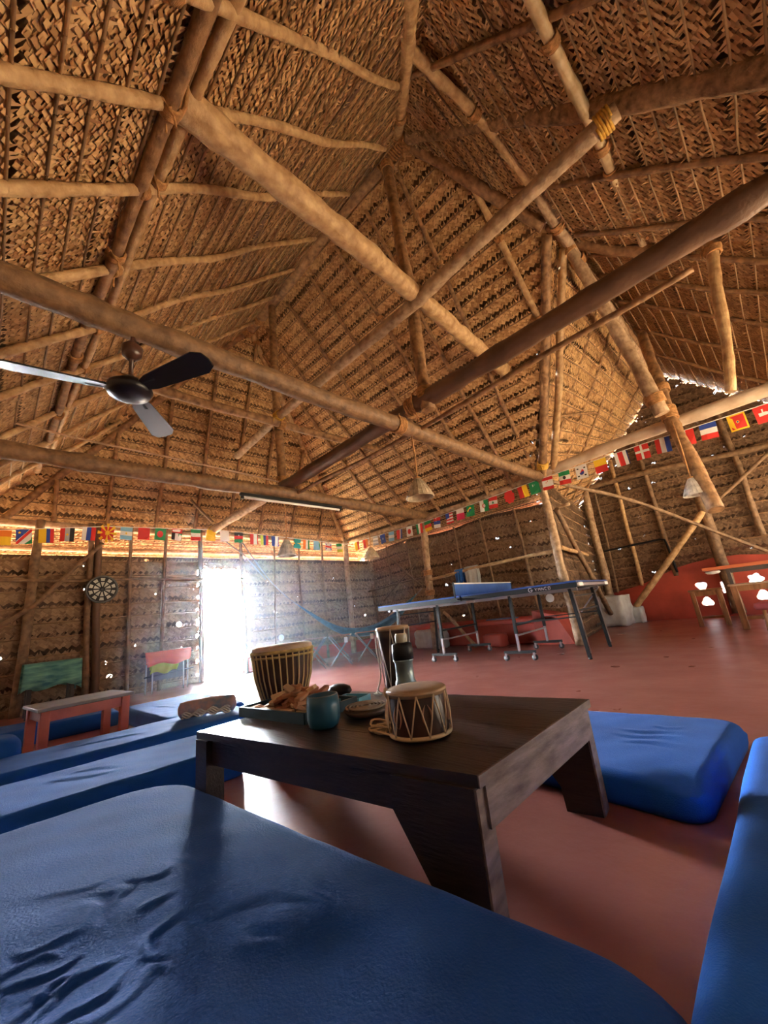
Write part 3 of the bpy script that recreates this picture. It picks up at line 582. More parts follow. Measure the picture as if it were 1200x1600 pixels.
FL = [
 (-0.02, hb('o', 'y', wts=[3, 4]), 'orange over yellow flag cut off by the left edge of the picture'),
 (0.17, [('w', R_(0, 0, 1, 1)), ('b', [(0, 0), (.85, 0), (0, .8)]), ('g', [(1, .2), (1, 1), (.15, 1)]), ('r', [(.88, 0), (1, 0), (1, .14), (.12, 1), (0, 1), (0, .86)]), star('y', .22, .22, .12)], 'flag with a red diagonal between blue and green corners'),
 (0.39, vb('y', 'b', 'r', wts=[2, 1, 1]), 'flag of wide yellow, blue and red upright bands'),
 (0.61, vb('r', 'gr', 'k')+[disc('y', .5, .5, .08)], 'flag of red, grey and black upright bands'),
 (0.85, vb('w', 'b', 'r'), 'flag of white, blue and red upright bands above the slim post'),
 (1.07, [('r', R_(0, 0, 1, 1))]+[('y', [(.5, .5), (.5+.75*math.cos(a-.16), .5+.75*math.sin(a-.16)), (.5+.75*math.cos(a+.16), .5+.75*math.sin(a+.16))]) for a in [k*math.pi/4 for k in range(8)]]+[disc('y', .5, .5, .17)], 'red flag with a yellow sun and eight rays'),
 (1.30, hb('l', 'w', 'l')+[disc('y', .5, .5, .08)], 'flag of light blue, white and light blue level bands on the doorway wall'),
 (1.53, [('r', R_(0, 0, 1, 1)), star('y', .2, .25, .15)], 'plain red flag with a small yellow star left of the green one'),
 (1.76, [('g', R_(0, 0, 1, 1)), disc('r', .48, .5, .28)], 'green flag with a red disc'),
 (2.00, [('w', R_(0, 0, 1, 1)), ('r', R_(0, 0, 1, .38)), ('k', R_(0, .38, .33, 1)), ('g', R_(.66, .38, 1, 1))], 'flag with a red top over black, white and green upright bands'),
 (2.28, hb('g', 'w', 'r'), 'flag of green, white and red level bands left of the yellow flag'),
 (2.54, [('y', R_(0, 0, 1, 1)), ('o', R_(.2, .15, .8, .85)), ('y', R_(.4, .3, .62, .7))], 'yellow flag with an orange square emblem beside the yellow lashing'),
 (2.76, [('w', R_(0, 0, 1, 1)), disc('b', .35, .3, .2), disc('w', .35, .3, .09)], 'white flag with a blue ring emblem above the doorway'),
 (3.02, hb('k', 'r', 'g')+[star('w', .5, .3, .1)], 'dim flag of black, red and green level bands above the doorway'),
 (3.31, vb('r', 'w', 'r', wts=[4, 4, 1]), 'flag of red and white upright bands right of the doorway'),
 (3.52, vb('yg', 'n', 'r'), 'flag of lime, navy and red upright bands left of the shadowed lampshade'),
 (3.74, vb('b', 'w', 'b', wts=[5, 4, 1]), 'blue and white flag beside the shadowed lampshade'),
 (4.23, [('t', R_(0, 0, 1, 1)), ('y', R_(0, .35, 1, .65)), ('k', [(0, 0), (.5, .5), (0, 1)])], 'teal flag with a yellow band and black triangle'),
 (4.44, vb('o', 'w', 'g', wts=[4, 3, 2]), 'orange, white and green upright flag near the far corner'),
 (4.69, [('l', R_(0, 0, 1, 1)), ('g', [(1, 0), (1, 1), (0, 1)]), ('y', [(.9, 0), (1, .1), (.1, 1), (0, .9)])], 'light blue and green diagonal flag near the far corner'),
 (4.99, [('w', R_(0, 0, 1, 1)), ('r', R_(.4, 0, .6, 1)), ('r', R_(0, .4, 1, .6)), ('b', [(0, .1), (.3, .35), (0, .35)]), ('b', [(1, .1), (1, .35), (.7, .35)]), ('b', [(0, .65), (.3, .65), (0, .9)]), ('b', [(1, .65), (1, .9), (.7, .65)])], 'white flag with a red cross and blue corners near the far corner'),
 (5.27, hb('g', 'w', 'yg'), 'green and white level banded flag at the far corner post'),
]
lz = lambda y: np.interp(y, [-.2, 1.04, 2.65, 5.46], [2.22, 2.37, 2.43, 2.30])
for y, sp, lb in FL:
    flag((-6.7, y, float(lz(y))-.004), (0, 1, 0), (0, 0, -1), .155, .19, sp, lb, 'flags strung along the doorway wall', rng)
rz2 = lambda x: np.interp(x, [-7.02, -4.65, -2.37, -.87, .6], [2.36, 2.31, 2.40, 2.42, 2.41])
FR = [
 (-6.62, vb('y', 'r'), 'yellow and red upright flag first right of the far corner'),
 (-6.33, vb('r', 'o'), 'red and orange upright flag right of the far corner'),
 (-6.00, hb('gr', 'w', 'gr', 'w', 'gr'), 'grey and white striped flag beside the small lampshade'),
 (-5.78, [('b', R_(0, 0, 1, 1)), star('w', .5, .5, .15)], 'plain blue flag right of the small lampshade'),
 (-5.51, hb('l', 'w', 'l'), 'flag of light blue, white and light blue level bands on the long wall'),
 (-5.28, vb('r', 'w', 'b', wts=[3, 1, 1]), 'red flag with thin white and blue edge bands'),
 (-5.01, [('w', R_(0, 0, 1, 1)), disc('r', .5, .5, .28)], 'white flag with a red disc'),
 (-4.75, vb('g', 'w', 'r'), 'flag of green, white and red upright bands at the pale palm post'),
 (-4.54, hb('g', 'r', 'y')+[star('y', .5, .5, .12)], 'flag of green, red and yellow level bands with a star'),
 (-4.30, hb('r', 'b', 'w')+[('w', R_(.3, 0, .4, 1))], 'red, blue and white flag right of the pale palm post'),
 (-4.02, hb('r', 'w', 'r', 'w', 'r', 'w', 'r')+[('b', R_(0, 0, .5, .55))], 'red and white striped flag with a blue canton'),
 (-3.78, hb('w', 'm', wts=[2, 3]), 'white over crimson flag left of the green diamond flag'),
 (-3.56, [('g', R_(0, 0, 1, 1)), diamond('y', .5, .5, .4, .36), disc('b', .5, .5, .18)], 'green flag with a yellow diamond and blue disc'),
 (-3.29, vb('w', 'g')+[disc('r', .48, .5, .18), disc('w', .54, .5, .13)], 'white and green flag with a red crescent'),
 (-3.11, hb('r', 'w', 'r')+[star('g', .5, .5, .16)], 'red, white and red level banded flag with a small green emblem'),
 (-2.83, [star('r', .5, .5, .62, 9, .82)], 'crumpled red flag with a ragged outline'),
 (-2.59, vb('r', 'y', wts=[1, 1]), 'red and yellow upright flag left of the green flag'),
 (-2.40, [('g', R_(0, 0, 1, 1)), ('w', R_(.35, .2, .42, .8)), ('w', R_(.52, .25, .57, .75))], 'green flag with thin white marks beside the yellow lashing'),
 (-2.18, hb('r', 'w', 'r', wts=[1, 2, 1])+[star('r', .5, .5, .24, 5, .45)], 'red flag with a white middle band and red leaf'),
 (-1.93, hb('g', 'w', 'r')+[disc('k', .5, .5, .14)], 'flag of green, white and red level bands with a dark emblem'),
 (-1.69, [('w', R_(0, 0, 1, 1)), disc('r', .5, .5, .22), ('b', [(.28, .5), (.39, .56), (.5, .5), (.61, .44), (.72, .5), (.66, .66), (.5, .72), (.34, .66)])]+[('k', R_(x-.08, y-.05, x+.08, y+.05)) for x, y in ((.2, .22), (.8, .22), (.2, .78), (.8, .78))], 'white flag with a red and blue disc and dark corner marks'),
 (-1.44, hb('y', 'r'), 'yellow over red flag under the pale log'),
 (-1.18, vb('w', 'r', 'w', 'n', wts=[2, 3, 2, .6]), 'narrow flag of white, red and white upright bands under the pale log'),
 (-0.94, [('r', R_(0, 0, 1, 1)), ('w', R_(.40, 0, .56, 1)), ('w', R_(0, .38, 1, .54))], 'red flag with a white cross under the pale log'),
 (-0.71, vb('r', 'w', 'b'), 'flag of red, white and blue upright bands left of the leaning post'),
 (-0.47, vb('w', 'r'), 'flag of white and red upright halves right of the leaning post'),
 (-0.26, hb('b', 'w', 'r'), 'flag of blue, white and red level bands at the right'),
 (-0.01, [('y', R_(0, 0, 1, 1)), ('r', R_(.09, .09, .91, .91)), disc('y', .5, .5, .09), disc('b', .5, .5, .05)], 'red flag with a yellow border and tiny emblem'),
 (0.21, [('r', R_(0, 0, 1, 1)), ('w', R_(.40, .2, .60, .8)), ('w', R_(.2, .40, .8, .60))], 'red flag with a white cross cut off by the right edge'),
]
for x, sp, lb in FR:
    flag((x, 5.72, float(rz2(x))-.004), (1, 0, 0), (.0, 0, -1), .155, .19, sp, lb, 'flags strung along the long wall', rng)
strm = mat('white_string', (.75, .73, .68), .7, var=.05)
tag(MB().tube([(-6.7, y, float(lz(y))) for y in np.linspace(-.6, 5.46, 30)], .005, 5).build('string', strm, None, (-6.7, 2.5, 2.4)), 'white string carrying the flags along the doorway wall', 'string')
tag(MB().tube([(-6.7, 5.46, 2.30)]+[(x, 5.72, float(rz2(x))) for x in np.linspace(-6.6, 1.6, 36)], .005, 5).build('string', strm, None, (-2.5, 5.72, 2.4)), 'white string carrying the flags along the long wall', 'string')
# ------------------------------------------------------------------ blue mattresses
def mattress(corners, zt, rc, re, label, m, wrinkles=(), name='mattress', seed=0, droop=(), group='blue floor mattresses', res=30):
    """corners: four plan points counter clockwise; rounded corners rc, rounded top edge re"""
    c = [Vector((*p, 0)) for p in corners]; ct = sum(c, Vector())/4; rng = random.Random(seed)
    U = ((c[1]-c[0])+(c[2]-c[3]))/2; V = ((c[3]-c[0])+(c[2]-c[1]))/2
    hx, hy = U.length/2, V.length/2
    out = []; nseg = 10
    for sx, sy, a0 in ((1, 1, 0), (-1, 1, 90), (-1, -1, 180), (1, -1, 270)):
        for k in range(nseg+1):
            a = math.radians(a0+90*k/nseg); out.append((sx*(hx-rc)+rc*math.cos(a), sy*(hy-rc)+rc*math.sin(a)))
    dense = []
    for i in range(len(out)):
        p, q = out[i], out[(i+1) % len(out)]; k = max(1, int(math.dist(p, q)/.03))
        for t in range(k): dense.append((p[0]+(q[0]-p[0])*t/k, p[1]+(q[1]-p[1])*t/k))
    def P(x, y, z):
        u, v = (x/hx+1)/2, (y/hy+1)/2
        q = c[0]*(1-u)*(1-v)+c[1]*u*(1-v)+c[2]*u*v+c[3]*(1-u)*v; return Vector((q.x, q.y, z))
    ph = [rng.uniform(0, 6) for _ in range(6)]
    def zoff(p, e):
        z = .002*math.sin(p.x*5+ph[0])*math.cos(p.y*6+ph[1])+.0007*math.sin(p.x*19+p.y*13+ph[2])+.0006*math.sin(p.x*37-p.y*29+ph[3])
        for (ax, ay, bx, by, wd, am) in wrinkles:
            dx, dy = bx-ax, by-ay; L = math.hypot(dx, dy); t = ((p.x-ax)*dx+(p.y-ay)*dy)/L/L; s = ((p.x-ax)*dy-(p.y-ay)*dx)/L
            s += .012*math.sin(t*7+ax*40)
            win = math.exp(-((t-.5)/.36)**4)
            wd *= 1.35; z += .36*am*win*(math.exp(-(s/wd)**2)-.8*math.exp(-((s-wd*1.7)/wd/1.1)**2))
        for (ax, ay, rr, am) in droop: z += am*math.exp(-((p.x-ax)**2+(p.y-ay)**2)/rr/rr)
        return z*e
    rings = [(0, .004), (-.004, zt*.25), (-.006, zt*.55), (0, zt-re)]
    for k in range(1, 7):
        a = math.radians(90*k/6); rings.append((re*(1-math.cos(a)), zt-re+re*math.sin(a)))
    n = len(dense); VV = []; FF = []
    for ins_, z in rings:
        for x, y in dense:
            fx, fy = (1-ins_/hx), (1-ins_/hy); p = P(x*fx, y*fy, z)
            e = max(0, (z-zt+re)/re); p.z += zoff(p, e)
            s = 1-abs(z/zt-.5)*2
            p += Vector((math.sin(p.y*9+ph[4]), math.cos(p.x*9+ph[5]), 0))*.006*s
            VV.append(p)
    nr = len(rings); inner = res; h0 = 1-re/hx, 1-re/hy
    for r in range(1, inner+1):
        f = 1-(r/inner)
        for x, y in dense: p = P(x*h0[0]*f, y*h0[1]*f, zt); p.z += zoff(p, 1)+.010*(1-f*f)*0; VV.append(p)
    T = nr+inner
    for r in range(T-1):
        for i in range(n): FF.append((r*n+i, r*n+(i+1) % n, (r+1)*n+(i+1) % n, (r+1)*n+i))
    FF.append(tuple(range(n-1, -1, -1)))
    b = MB(); b.add(VV, FF, True)
    return tag(b.build(name, m, None, (ct.x, ct.y, 0)), label, 'mattress', group)
# wrinkles: ax, ay, bx, by, width, height
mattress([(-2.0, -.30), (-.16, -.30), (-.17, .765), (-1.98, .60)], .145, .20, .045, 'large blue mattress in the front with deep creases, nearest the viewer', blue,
    [(-1.020, .06, -1.054, .18, .007, .010), (-.994, .08, -1.048, .235, .007, .011), (-.935, .11, -.983, .235, .007, .011), (-1.283, .23, -1.145, .236, .012, -.012), (-1.277, .288, -1.185, .287, .010, -.011), (-1.227, .31, -1.256, .39, .008, .010), (-1.116, .28, -1.155, .34, .008, .010), (-.983, .24, -1.073, .33, .008, .011), (-.891, .41, -.794, .43, .011, -.012), (-.848, .532, -.83, .563, .01, -.008), (-.958, .235, -.954, .30, .009, -.011), (-1.048, .09, -1.037, .20, .006, .008), (-1.165, .06, -1.12, .165, .007, .008), (-1.203, .075, -1.152, .19, .007, .008), (-1.09, .05, -1.10, .20, .006, .008), (-.90, .12, -.93, .30, .006, .006), (-1.3, .40, -1.1, .42, .006, .004), (-1.02, .33, -.9, .52, .006, .004), (-1.0, .40, -.8, .56, .006, .004), (-1.4, .1, -1.3, .3, .006, .004)], seed=1,
    droop=[(-1.02, .22, .16, -.014), (-.70, .45, .10, -.008)], res=130)
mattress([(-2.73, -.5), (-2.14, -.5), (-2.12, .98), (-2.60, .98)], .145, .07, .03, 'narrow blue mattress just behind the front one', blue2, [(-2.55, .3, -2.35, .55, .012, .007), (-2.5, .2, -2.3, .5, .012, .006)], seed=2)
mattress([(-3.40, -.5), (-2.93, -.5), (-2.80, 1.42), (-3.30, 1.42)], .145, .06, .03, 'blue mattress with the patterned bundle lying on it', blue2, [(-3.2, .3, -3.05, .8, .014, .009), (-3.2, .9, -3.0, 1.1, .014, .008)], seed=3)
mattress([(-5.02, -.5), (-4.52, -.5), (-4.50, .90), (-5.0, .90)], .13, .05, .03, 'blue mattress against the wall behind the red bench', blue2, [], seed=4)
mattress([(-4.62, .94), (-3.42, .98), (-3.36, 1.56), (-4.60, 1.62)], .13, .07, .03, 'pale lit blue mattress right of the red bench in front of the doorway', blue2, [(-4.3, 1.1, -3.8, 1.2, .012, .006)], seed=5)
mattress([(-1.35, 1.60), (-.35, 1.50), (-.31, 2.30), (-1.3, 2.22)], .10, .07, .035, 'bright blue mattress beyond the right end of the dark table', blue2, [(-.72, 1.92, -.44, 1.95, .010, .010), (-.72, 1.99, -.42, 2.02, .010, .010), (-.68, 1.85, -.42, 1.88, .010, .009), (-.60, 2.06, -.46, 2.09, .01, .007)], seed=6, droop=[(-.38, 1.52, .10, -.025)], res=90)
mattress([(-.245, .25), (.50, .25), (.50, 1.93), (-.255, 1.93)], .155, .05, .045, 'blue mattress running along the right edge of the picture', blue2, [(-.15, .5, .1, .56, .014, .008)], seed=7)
mattress([(-3.62, -.12), (-3.30, -.12), (-3.34, .20), (-3.60, .18)], .24, .07, .06, 'blue cushion folded over at the left edge of the picture', blue2, [], 'cushion', seed=8, group=None)
# patterned bundle
b = MB(); P = [Vector((-3.22, 1.0, .19)), Vector((-3.12, 1.16, .205)), Vector((-3.02, 1.32, .20))]
prof = spline(P, 12); R = [.03]+[.054+.0015*math.sin(i*.5) for i in range(1, len(prof)-1)]+[.03]
b.tube(prof, R, 20)
bm_ = mat('patterned_cloth', (.55, .28, .20), .8, col2=(.14, .20, .26), scale=16, bump=.4, bscale=30)
bd = tag(b.build('rolled_cloth', bm_, None, (-3.12, 1.16, .145)), 'rolled red and grey patterned cloth lying on a blue mattress', 'cloth')
b = MB()
for k in range(4): b.tube([p+Vector((.045, -.028, -.02+.012*math.sin(i*1.1+k))) + Vector((0, 0, -.008*k)) for i, p in enumerate(prof[2:-2])], .006, 5)
b.build('fringe', mat('cream_cloth', (.6, .56, .48), .8), bd).location = (3.12, -1.16, -.145)
# ------------------------------------------------------------------ dark coffee table
TC = [Vector((-1.745, .606, 0)), Vector((-.579, .775, 0)), Vector((-.598, 1.488, 0)), Vector((-1.79, 1.335, 0))]
ctr = sum(TC, Vector())/4
t = thing('coffee_table', 'low dark brown wooden table with plank legs in the middle of the mattresses', 'table', ctr)
Lc = [p-ctr for p in TC]
def quadbox(b, q, z0, z1): b.add([(p.x, p.y, z0) for p in q]+[(p.x, p.y, z1) for p in q], [(3, 2, 1, 0), (4, 5, 6, 7), (0, 1, 5, 4), (1, 2, 6, 5), (2, 3, 7, 6), (3, 0, 4, 7)])
b = MB(); nb = 4
for k in range(nb):
    f0, f1 = k/nb+.0015, (k+1)/nb-.0015
    quadbox(b, [Lc[0].lerp(Lc[3], f0), Lc[1].lerp(Lc[2], f0), Lc[1].lerp(Lc[2], f1), Lc[0].lerp(Lc[3], f1)], .305, .33)
top = b.build('tabletop', wood, t)
b = MB(); eu = (Lc[2]-Lc[1]); 
quadbox(b, [Lc[1]+Vector((.0005, 0, 0)), Lc[1]+Vector((.004, 0, 0)), Lc[2]+Vector((.004, 0, 0)), Lc[2]+Vector((.0005, 0, 0))], .3055, .3295)
tag(b.build('edge_strip', woodend, top), 'end edge of the tabletop, coloured pale for side light')
ex = (Lc[1]-Lc[0]).normalized(); ey = (Lc[2]-Lc[1]).normalized(); Z = Vector((0, 0, 1))
A = Lc[0]+ex*.03+ey*.03; B_ = Lc[1]-ex*.03+ey*.03; Cc = Lc[2]-ex*.03-ey*.03; D_ = Lc[3]+ex*.03-ey*.03
b = MB(); b.bar(A+Z*.262, B_+Z*.262, .028, .085); b.build('long_apron', wood, t)
b = MB(); b.bar(D_+Z*.262, Cc+Z*.262, .028, .085); b.build('long_apron', wood, t)
b = MB(); b.bar(B_+Z*.262+ex*.014, Cc+Z*.262+ex*.014, .03, .085); tag(b.build('end_apron', woodend, t), 'end board, coloured greyish for side light')
b = MB(); b.bar(A+Z*.262, D_+Z*.262, .03, .085); b.build('end_apron', wood, t)
for p, sx, sy, e in ((A, 1, 1, 0), (B_, -1, 1, 1), (Cc, -1, -1, 1), (D_, 1, -1, 0)):
    b = MB()
    o = p-ex*sx*.018
    w0 = .095 if e else .075
    if e: poly = [(0, .305), (w0+.13, .305), (w0+.13, .235), (w0+.02, .07), (w0+.015, 0), (.0, 0)]
    else: poly = [(0, .305), (w0+.0, .305), (w0, .0), (0, 0)]
    b.prism(poly if sx > 0 else [(-x, y) for x, y in poly][::-1], .07, o+ey*sy*(-.004), ex, Z)
    lg = b.build('leg', wood, t)
    if e:
        b = MB(); b.bar(o+ex*.002+ey*sy*-.004+Z*.002, o+ex*.002+ey*sy*-.004+Z*.303, .062, .006, ex); tag(b.build('leg_face', woodend, lg), 'outer face of the leg, coloured pale for side light')
# things on the table ------------------------------------------------
z0 = .3305
tr = thing('tray', 'shallow blue tray heaped with wooden blocks on the table', 'tray', (-1.60, .965, z0), math.radians(6))
b = MB(); tw, td = .44, .27
b.box((0, 0, .006), (tw, td, .012)); b.build('tray_base', mat('teal_paint', (.014, .042, .055), .5, var=.2), tr)
for sx, sy, dx, dy in ((0, -td/2, tw, .012), (0, td/2, tw, .012), (-tw/2, 0, .012, td), (tw/2, 0, .012, td)):
    MB().box((sx, sy, .019), (dx, dy, .038)).build('tray_side', MATS['teal_paint'], tr)
wb = [mat('block_wood', (.40, .20, .10), .6, var=.15, scale=9), mat('block_wood_light', (.62, .44, .26), .6, var=.1, scale=9), mat('block_wood_red', (.36, .14, .07), .6, var=.15, scale=9)]
rg = random.Random(11); K = 0
proto = {}
for layer in range(5):
    for q in range([26, 22, 18, 13, 7][layer]):
        ex_ = [.19, .175, .15, .12, .07][layer]; ey_ = [.11, .10, .085, .065, .05][layer]
        x = -1.60+rg.uniform(-ex_, ex_)+layer*.012; y = .965+rg.uniform(-ey_, ey_)
        d = (.075, .026, .016); mi = rg.choice([0, 0, 0, 1, 2, 2])
        if mi not in proto:
            b = MB(); b.box((0, 0, 0), d, bev=.0025); proto[mi] = b.build('wooden_block', wb[mi]); o = proto[mi]
        else: o = proto[mi].copy(); C.objects.link(o)
        o.location = (x, y, z0+.022+layer*.017+rg.uniform(-.001, .004)); o.rotation_euler = (rg.uniform(-.35, .35)*(layer > 0), rg.uniform(-.45, .45)*(layer > 0), rg.uniform(0, 3.14))
        tag(o, 'small wooden block in the heap on the blue tray', 'block', 'loose wooden blocks on the tray')
# blue cup
cp = thing('cup', 'blue painted wide cup at the front of the table', 'cup', (-1.26, .862, z0))
cupm = mat('blue_cup', (.022, .10, .155), .35, var=.2, scale=8)
MB().lathe([(.036, 0), (.050, .008), (.057, .03), (.058, .07), (.054, .104), (.048, .104), (.050, .07), (.046, .02), (.001, .012)], n=40).build('body', cupm, cp)
MB().torus((0, 0, .104), .051, .003, n=40, k=6).build('rim', mat('rim_dark', (.12, .16, .17), .5), cp)
# dish with coil
ds = thing('dish', 'round wooden dish holding a spiral mosquito coil beside the blue cup', 'dish', (-1.235, 1.04, z0))
MB().lathe([(.05, 0), (.075, .008), (.088, .024), (.083, .025), (.07, .014), (.001, .010)], n=40).build('bowl', mat('coil_dish', (.10, .055, .035), .5), ds)
sp_ = [Vector((.012+.0665*k/180, 0, 0)) for k in range(181)]
tag(MB().tube([Vector((r.x*math.cos(k*.165), r.x*math.sin(k*.165), .036)) for k, r in enumerate(sp_)], .0040, 6).build('mosquito_coil', mat('coil', (.33, .27, .20), .9), None, (0, 0, 0)), 'flat spiral coil resting in the round dish', 'coil').location = (-1.235, 1.04, z0-.003)
# light blue little tray and black pouch
bx = thing('small_tray', 'small light blue open tray behind the blue cup', 'tray', (-1.47, 1.16, z0), math.radians(15))
MB().box((0, 0, .004), (.13, .09, .008)).build('tray_base', mat('sky_paint', (.10, .36, .48), .5), bx)
for sx, sy, dx, dy in ((0, -.045, .13, .006), (0, .045, .13, .006), (-.065, 0, .006, .09), (.065, 0, .006, .09)): MB().box((sx, sy, .014), (dx, dy, .028)).build('tray_side', MATS['sky_paint'], bx)
b = MB(); b.lathe([(.001, .0), (.05, .003), (.062, .018), (.055, .036), (.03, .046), (.001, .048)], n=24)
b.v = [(x*1.25, y*.7, z) for x, y, z in b.v]
tag(b.build('pouch', blk, None), 'black rounded pouch at the back of the table', 'pouch').location = (-1.70, 1.27, z0)
# flask
fl = thing('flask', 'grey steel flask with black neck and pale cap standing on the table', 'flask', (-1.235, 1.265, z0))
MB().lathe([(.041, 0), (.044, .006), (.044, .075), (.038, .085), (.038, .15), (.043, .158), (.044, .165)], n=36).build('body', mat('flask_grey', (.16, .22, .24), .3, var=.06, metal=.35, spec=.6), fl)
MB().lathe([(.0445, .163), (.045, .2), (.043, .225), (.030, .232)], n=36).build('neck', blk, fl)
MB().lathe([(.026, .23), (.026, .262), (.023, .268), (.001, .269)], n=28).build('cap', mat('cream_cap', (.55, .52, .40), .5, var=.05), fl)
# drums
def rope_lace(b, rt_, rb, zt, zb, n, r, zig=True):
    for k in range(n):
        a, c = 2*math.pi*k/n, 2*math.pi*(k+(.5 if zig else 0))/n; e = 2*math.pi*(k+1)/n
        b.tube([Vector((rt_*math.cos(a), rt_*math.sin(a), zt)), Vector(((rt_*.5+rb*.5+.002)*math.cos((a+c)/2), (rt_*.5+rb*.5+.002)*math.sin((a+c)/2), (zt+zb)/2)), Vector((rb*math.cos(c), rb*math.sin(c), zb))], r, 5)
        if zig: b.tube([Vector((rb*math.cos(c), rb*math.sin(c), zb)), Vector(((rt_*.5+rb*.5+.002)*math.cos((e+c)/2), (rt_*.5+rb*.5+.002)*math.sin((e+c)/2), (zt+zb)/2)), Vector((rt_*math.cos(e), rt_*math.sin(e), zt))], r, 5)
skin = mat('drum_skin', (.46, .31, .17), .55, col2=(.26, .16, .09), scale=9)
cord = mat('cream_cord', (.62, .47, .30), .8, var=.15)
drumw = mat('drum_wood', (.045, .018, .012), .32, var=.3, scale=5)
dr = thing('drum', 'small dark laced hand drum in the middle of the table', 'drum', (-.885, .945, z0), .3)
MB().lathe([(.084, .004), (.086, .02), (.084, .07), (.079, .118), (.076, .126)], n=48).build('shell', drumw, dr)
MB().lathe([(.084, .112), (.087, .120), (.084, .132), (.06, .1335), (.001, .134)], n=48).build('drum_head', skin, dr)
h = MB().torus((0, 0, .010), .0885, .006, n=48, k=8).build('bottom_hoop', mat('hoop_tan', (.55, .40, .22), .6), dr)
MB().torus((0, 0, .124), .086, .006, n=48, k=8).build('top_hoop', skin, dr)
b = MB(); rope_lace(b, .091, .093, .120, .012, 11, .0022); b.build('lacing', cord, dr)
for k in range(6):
    a = 2*math.pi*k/6+.2; b = MB()
    for da in (-.12, .12):
        q = []
        for i in range(13):
            tt = i/12; wv = math.sin(math.pi*tt); q.append(Vector(((.087)*math.cos(a+da*wv*1.0+da*.3), .087*math.sin(a+da*wv*1.0+da*.3), .035+.06*tt)))
        b.tube(q, [.0006+.0028*math.sin(math.pi*i/12) for i in range(13)], 5)
    b.build('carved_leaf', mat('carved_tan', (.40, .20, .12), .6), dr)
b = MB()
for k in range(4):
    c0 = Vector((-.10-.012*k, -.03+.018*k, .012+.01*(k % 2)))
    b.tube([c0+Vector((.05*math.cos(i*.42+k), .022*math.sin(i*.42+k), .006*math.sin(i*.8+k))) for i in range(17)], .0035, 6)
b.tube(spline([(-.088, .0, .118), (-.105, -.01, .07), (-.10, -.03, .012), (-.15, -.02, .006), (-.19, .02, .006), (-.14, .03, .006)], 10), .0035, 6)
b.torus((-.085, -.03, .118), .014, .005, ax=(1, .3, .3), n=16, k=6)
b.build('loose_cord', cord, dr)
# tall drum
td_ = thing('drum', 'tall slim dark drum with white cords standing behind the flask', 'drum', (-1.42, 1.40, z0))
MB().lathe([(.058, 0), (.055, .05), (.058, .14), (.073, .24), (.078, .282)], n=40).build('shell', drumw, td_)
MB().lathe([(.078, .278), (.083, .286), (.078, .295), (.05, .298), (.001, .299)], n=40).build('drum_head', skin, td_)
b = MB(); rope_lace(b, .083, .060, .286, .03, 7, .0022); b.build('lacing', mat('white_cord', (.68, .62, .56), .8), td_)
b = MB(); b.tube(spline([(-.081, -.035, .28), (-.083, -.04, .2), (-.075, -.035, .08), (-.085, -.06, .006), (-.06, -.10, .006), (-.02, -.09, .006), (-.07, -.07, .012), (-.09, -.04, .006)], 8), .0035, 6); b.build('loose_cord', MATS['white_cord'], td_)
# djembe on the floor
dj = thing('djembe_drum', 'large goblet drum with many upright ropes standing left behind the table', 'drum', (-2.10, 1.19, 0))
djm = mat('djembe_wood', (.075, .04, .028), .45, var=.25, scale=6)
MB().lathe([(.125, 0), (.115, .03), (.085, .14), (.08, .2), (.11, .3), (.145, .42), (.155, .53), (.157, .565)], n=48).build('shell', djm, dj)
MB().lathe([(.158, .545), (.166, .56), (.164, .58), (.15, .588), (.001, .590)], n=48).build('drum_head', mat('pale_skin', (.55, .44, .30), .6), dj)
MB().torus((0, 0, .555), .166, .009, n=48, k=8).build('top_hoop', mat('hoop_yellow', (.50, .38, .14), .8, var=.25, scale=30), dj)
MB().torus((0, 0, .53), .163, .006, n=48, k=8).build('lower_hoop', MATS['hoop_yellow'], dj)
MB().torus((0, 0, .24), .094, .008, n=36, k=8).build('waist_ring', MATS['hoop_yellow'], dj)
b = MB()
for k in range(30):
    a = 2*math.pi*k/30; b.tube([Vector((.169*math.cos(a), .169*math.sin(a), .55)), Vector((.152*math.cos(a+.03), .152*math.sin(a+.03), .42)), Vector((.10*math.cos(a+.06), .10*math.sin(a+.06), .24))], .004, 5)
b.build('rope', mat('tan_cord', (.60, .46, .22), .8), dj)
# pot under the table
pt = thing('pot', 'small dark pot with a pale rope rim under the table', 'pot', (-.755, .86, 0))
MB().lathe([(.036, 0), (.040, .01), (.040, .075), (.036, .082), (.033, .078), (.034, .02), (.001, .014)], n=32).build('body', mat('clay', (.14, .045, .03), .6), pt)
b = MB()
for k in range(26):
    a = 2*math.pi*k/26; b.lathe([(.001, -.0045), (.0045, 0), (.001, .0045)], (.0395*math.cos(a), .0395*math.sin(a), .083), n=8)
b.build('rope_rim', mat('jute', (.50, .42, .30), .9), pt)
# ------------------------------------------------------------------ table tennis table
pp = thing('table_tennis_table', 'black framed table tennis table on wheeled legs in the middle of the hall', 'table', (-3.03, 4.92, 0), math.radians(6))
def half(s):
    MB().box((s*.69, 0, .805), (1.36, 1.525, .022), bev=.003).build('tabletop', mat('tt_blue', (.02, .06, .22), .35, var=.05), pp)
    b = MB()
    for y in (-.752, .752): b.box((s*.69, y, .772), (1.36, .022, .052))
    b.box((s*1.36, 0, .772), (.022, 1.5, .052)); b.box((s*.03, 0, .772), (.022, 1.5, .05))
    ap = b.build('apron', blk, pp)
    b = MB()
    for y in (-.5, .5): b.bar((s*.06, y, .735), (s*1.3, y, .735), .03, .03)
    b.bar((s*.2, -.5, .735), (s*.2, .5, .735), .03, .03); b.build('under_rail', steel, pp)
    return ap
half(-1); ap = half(1)
b = MB(); b.box((1.372, 0, .775), (.006, 1.50, .03))
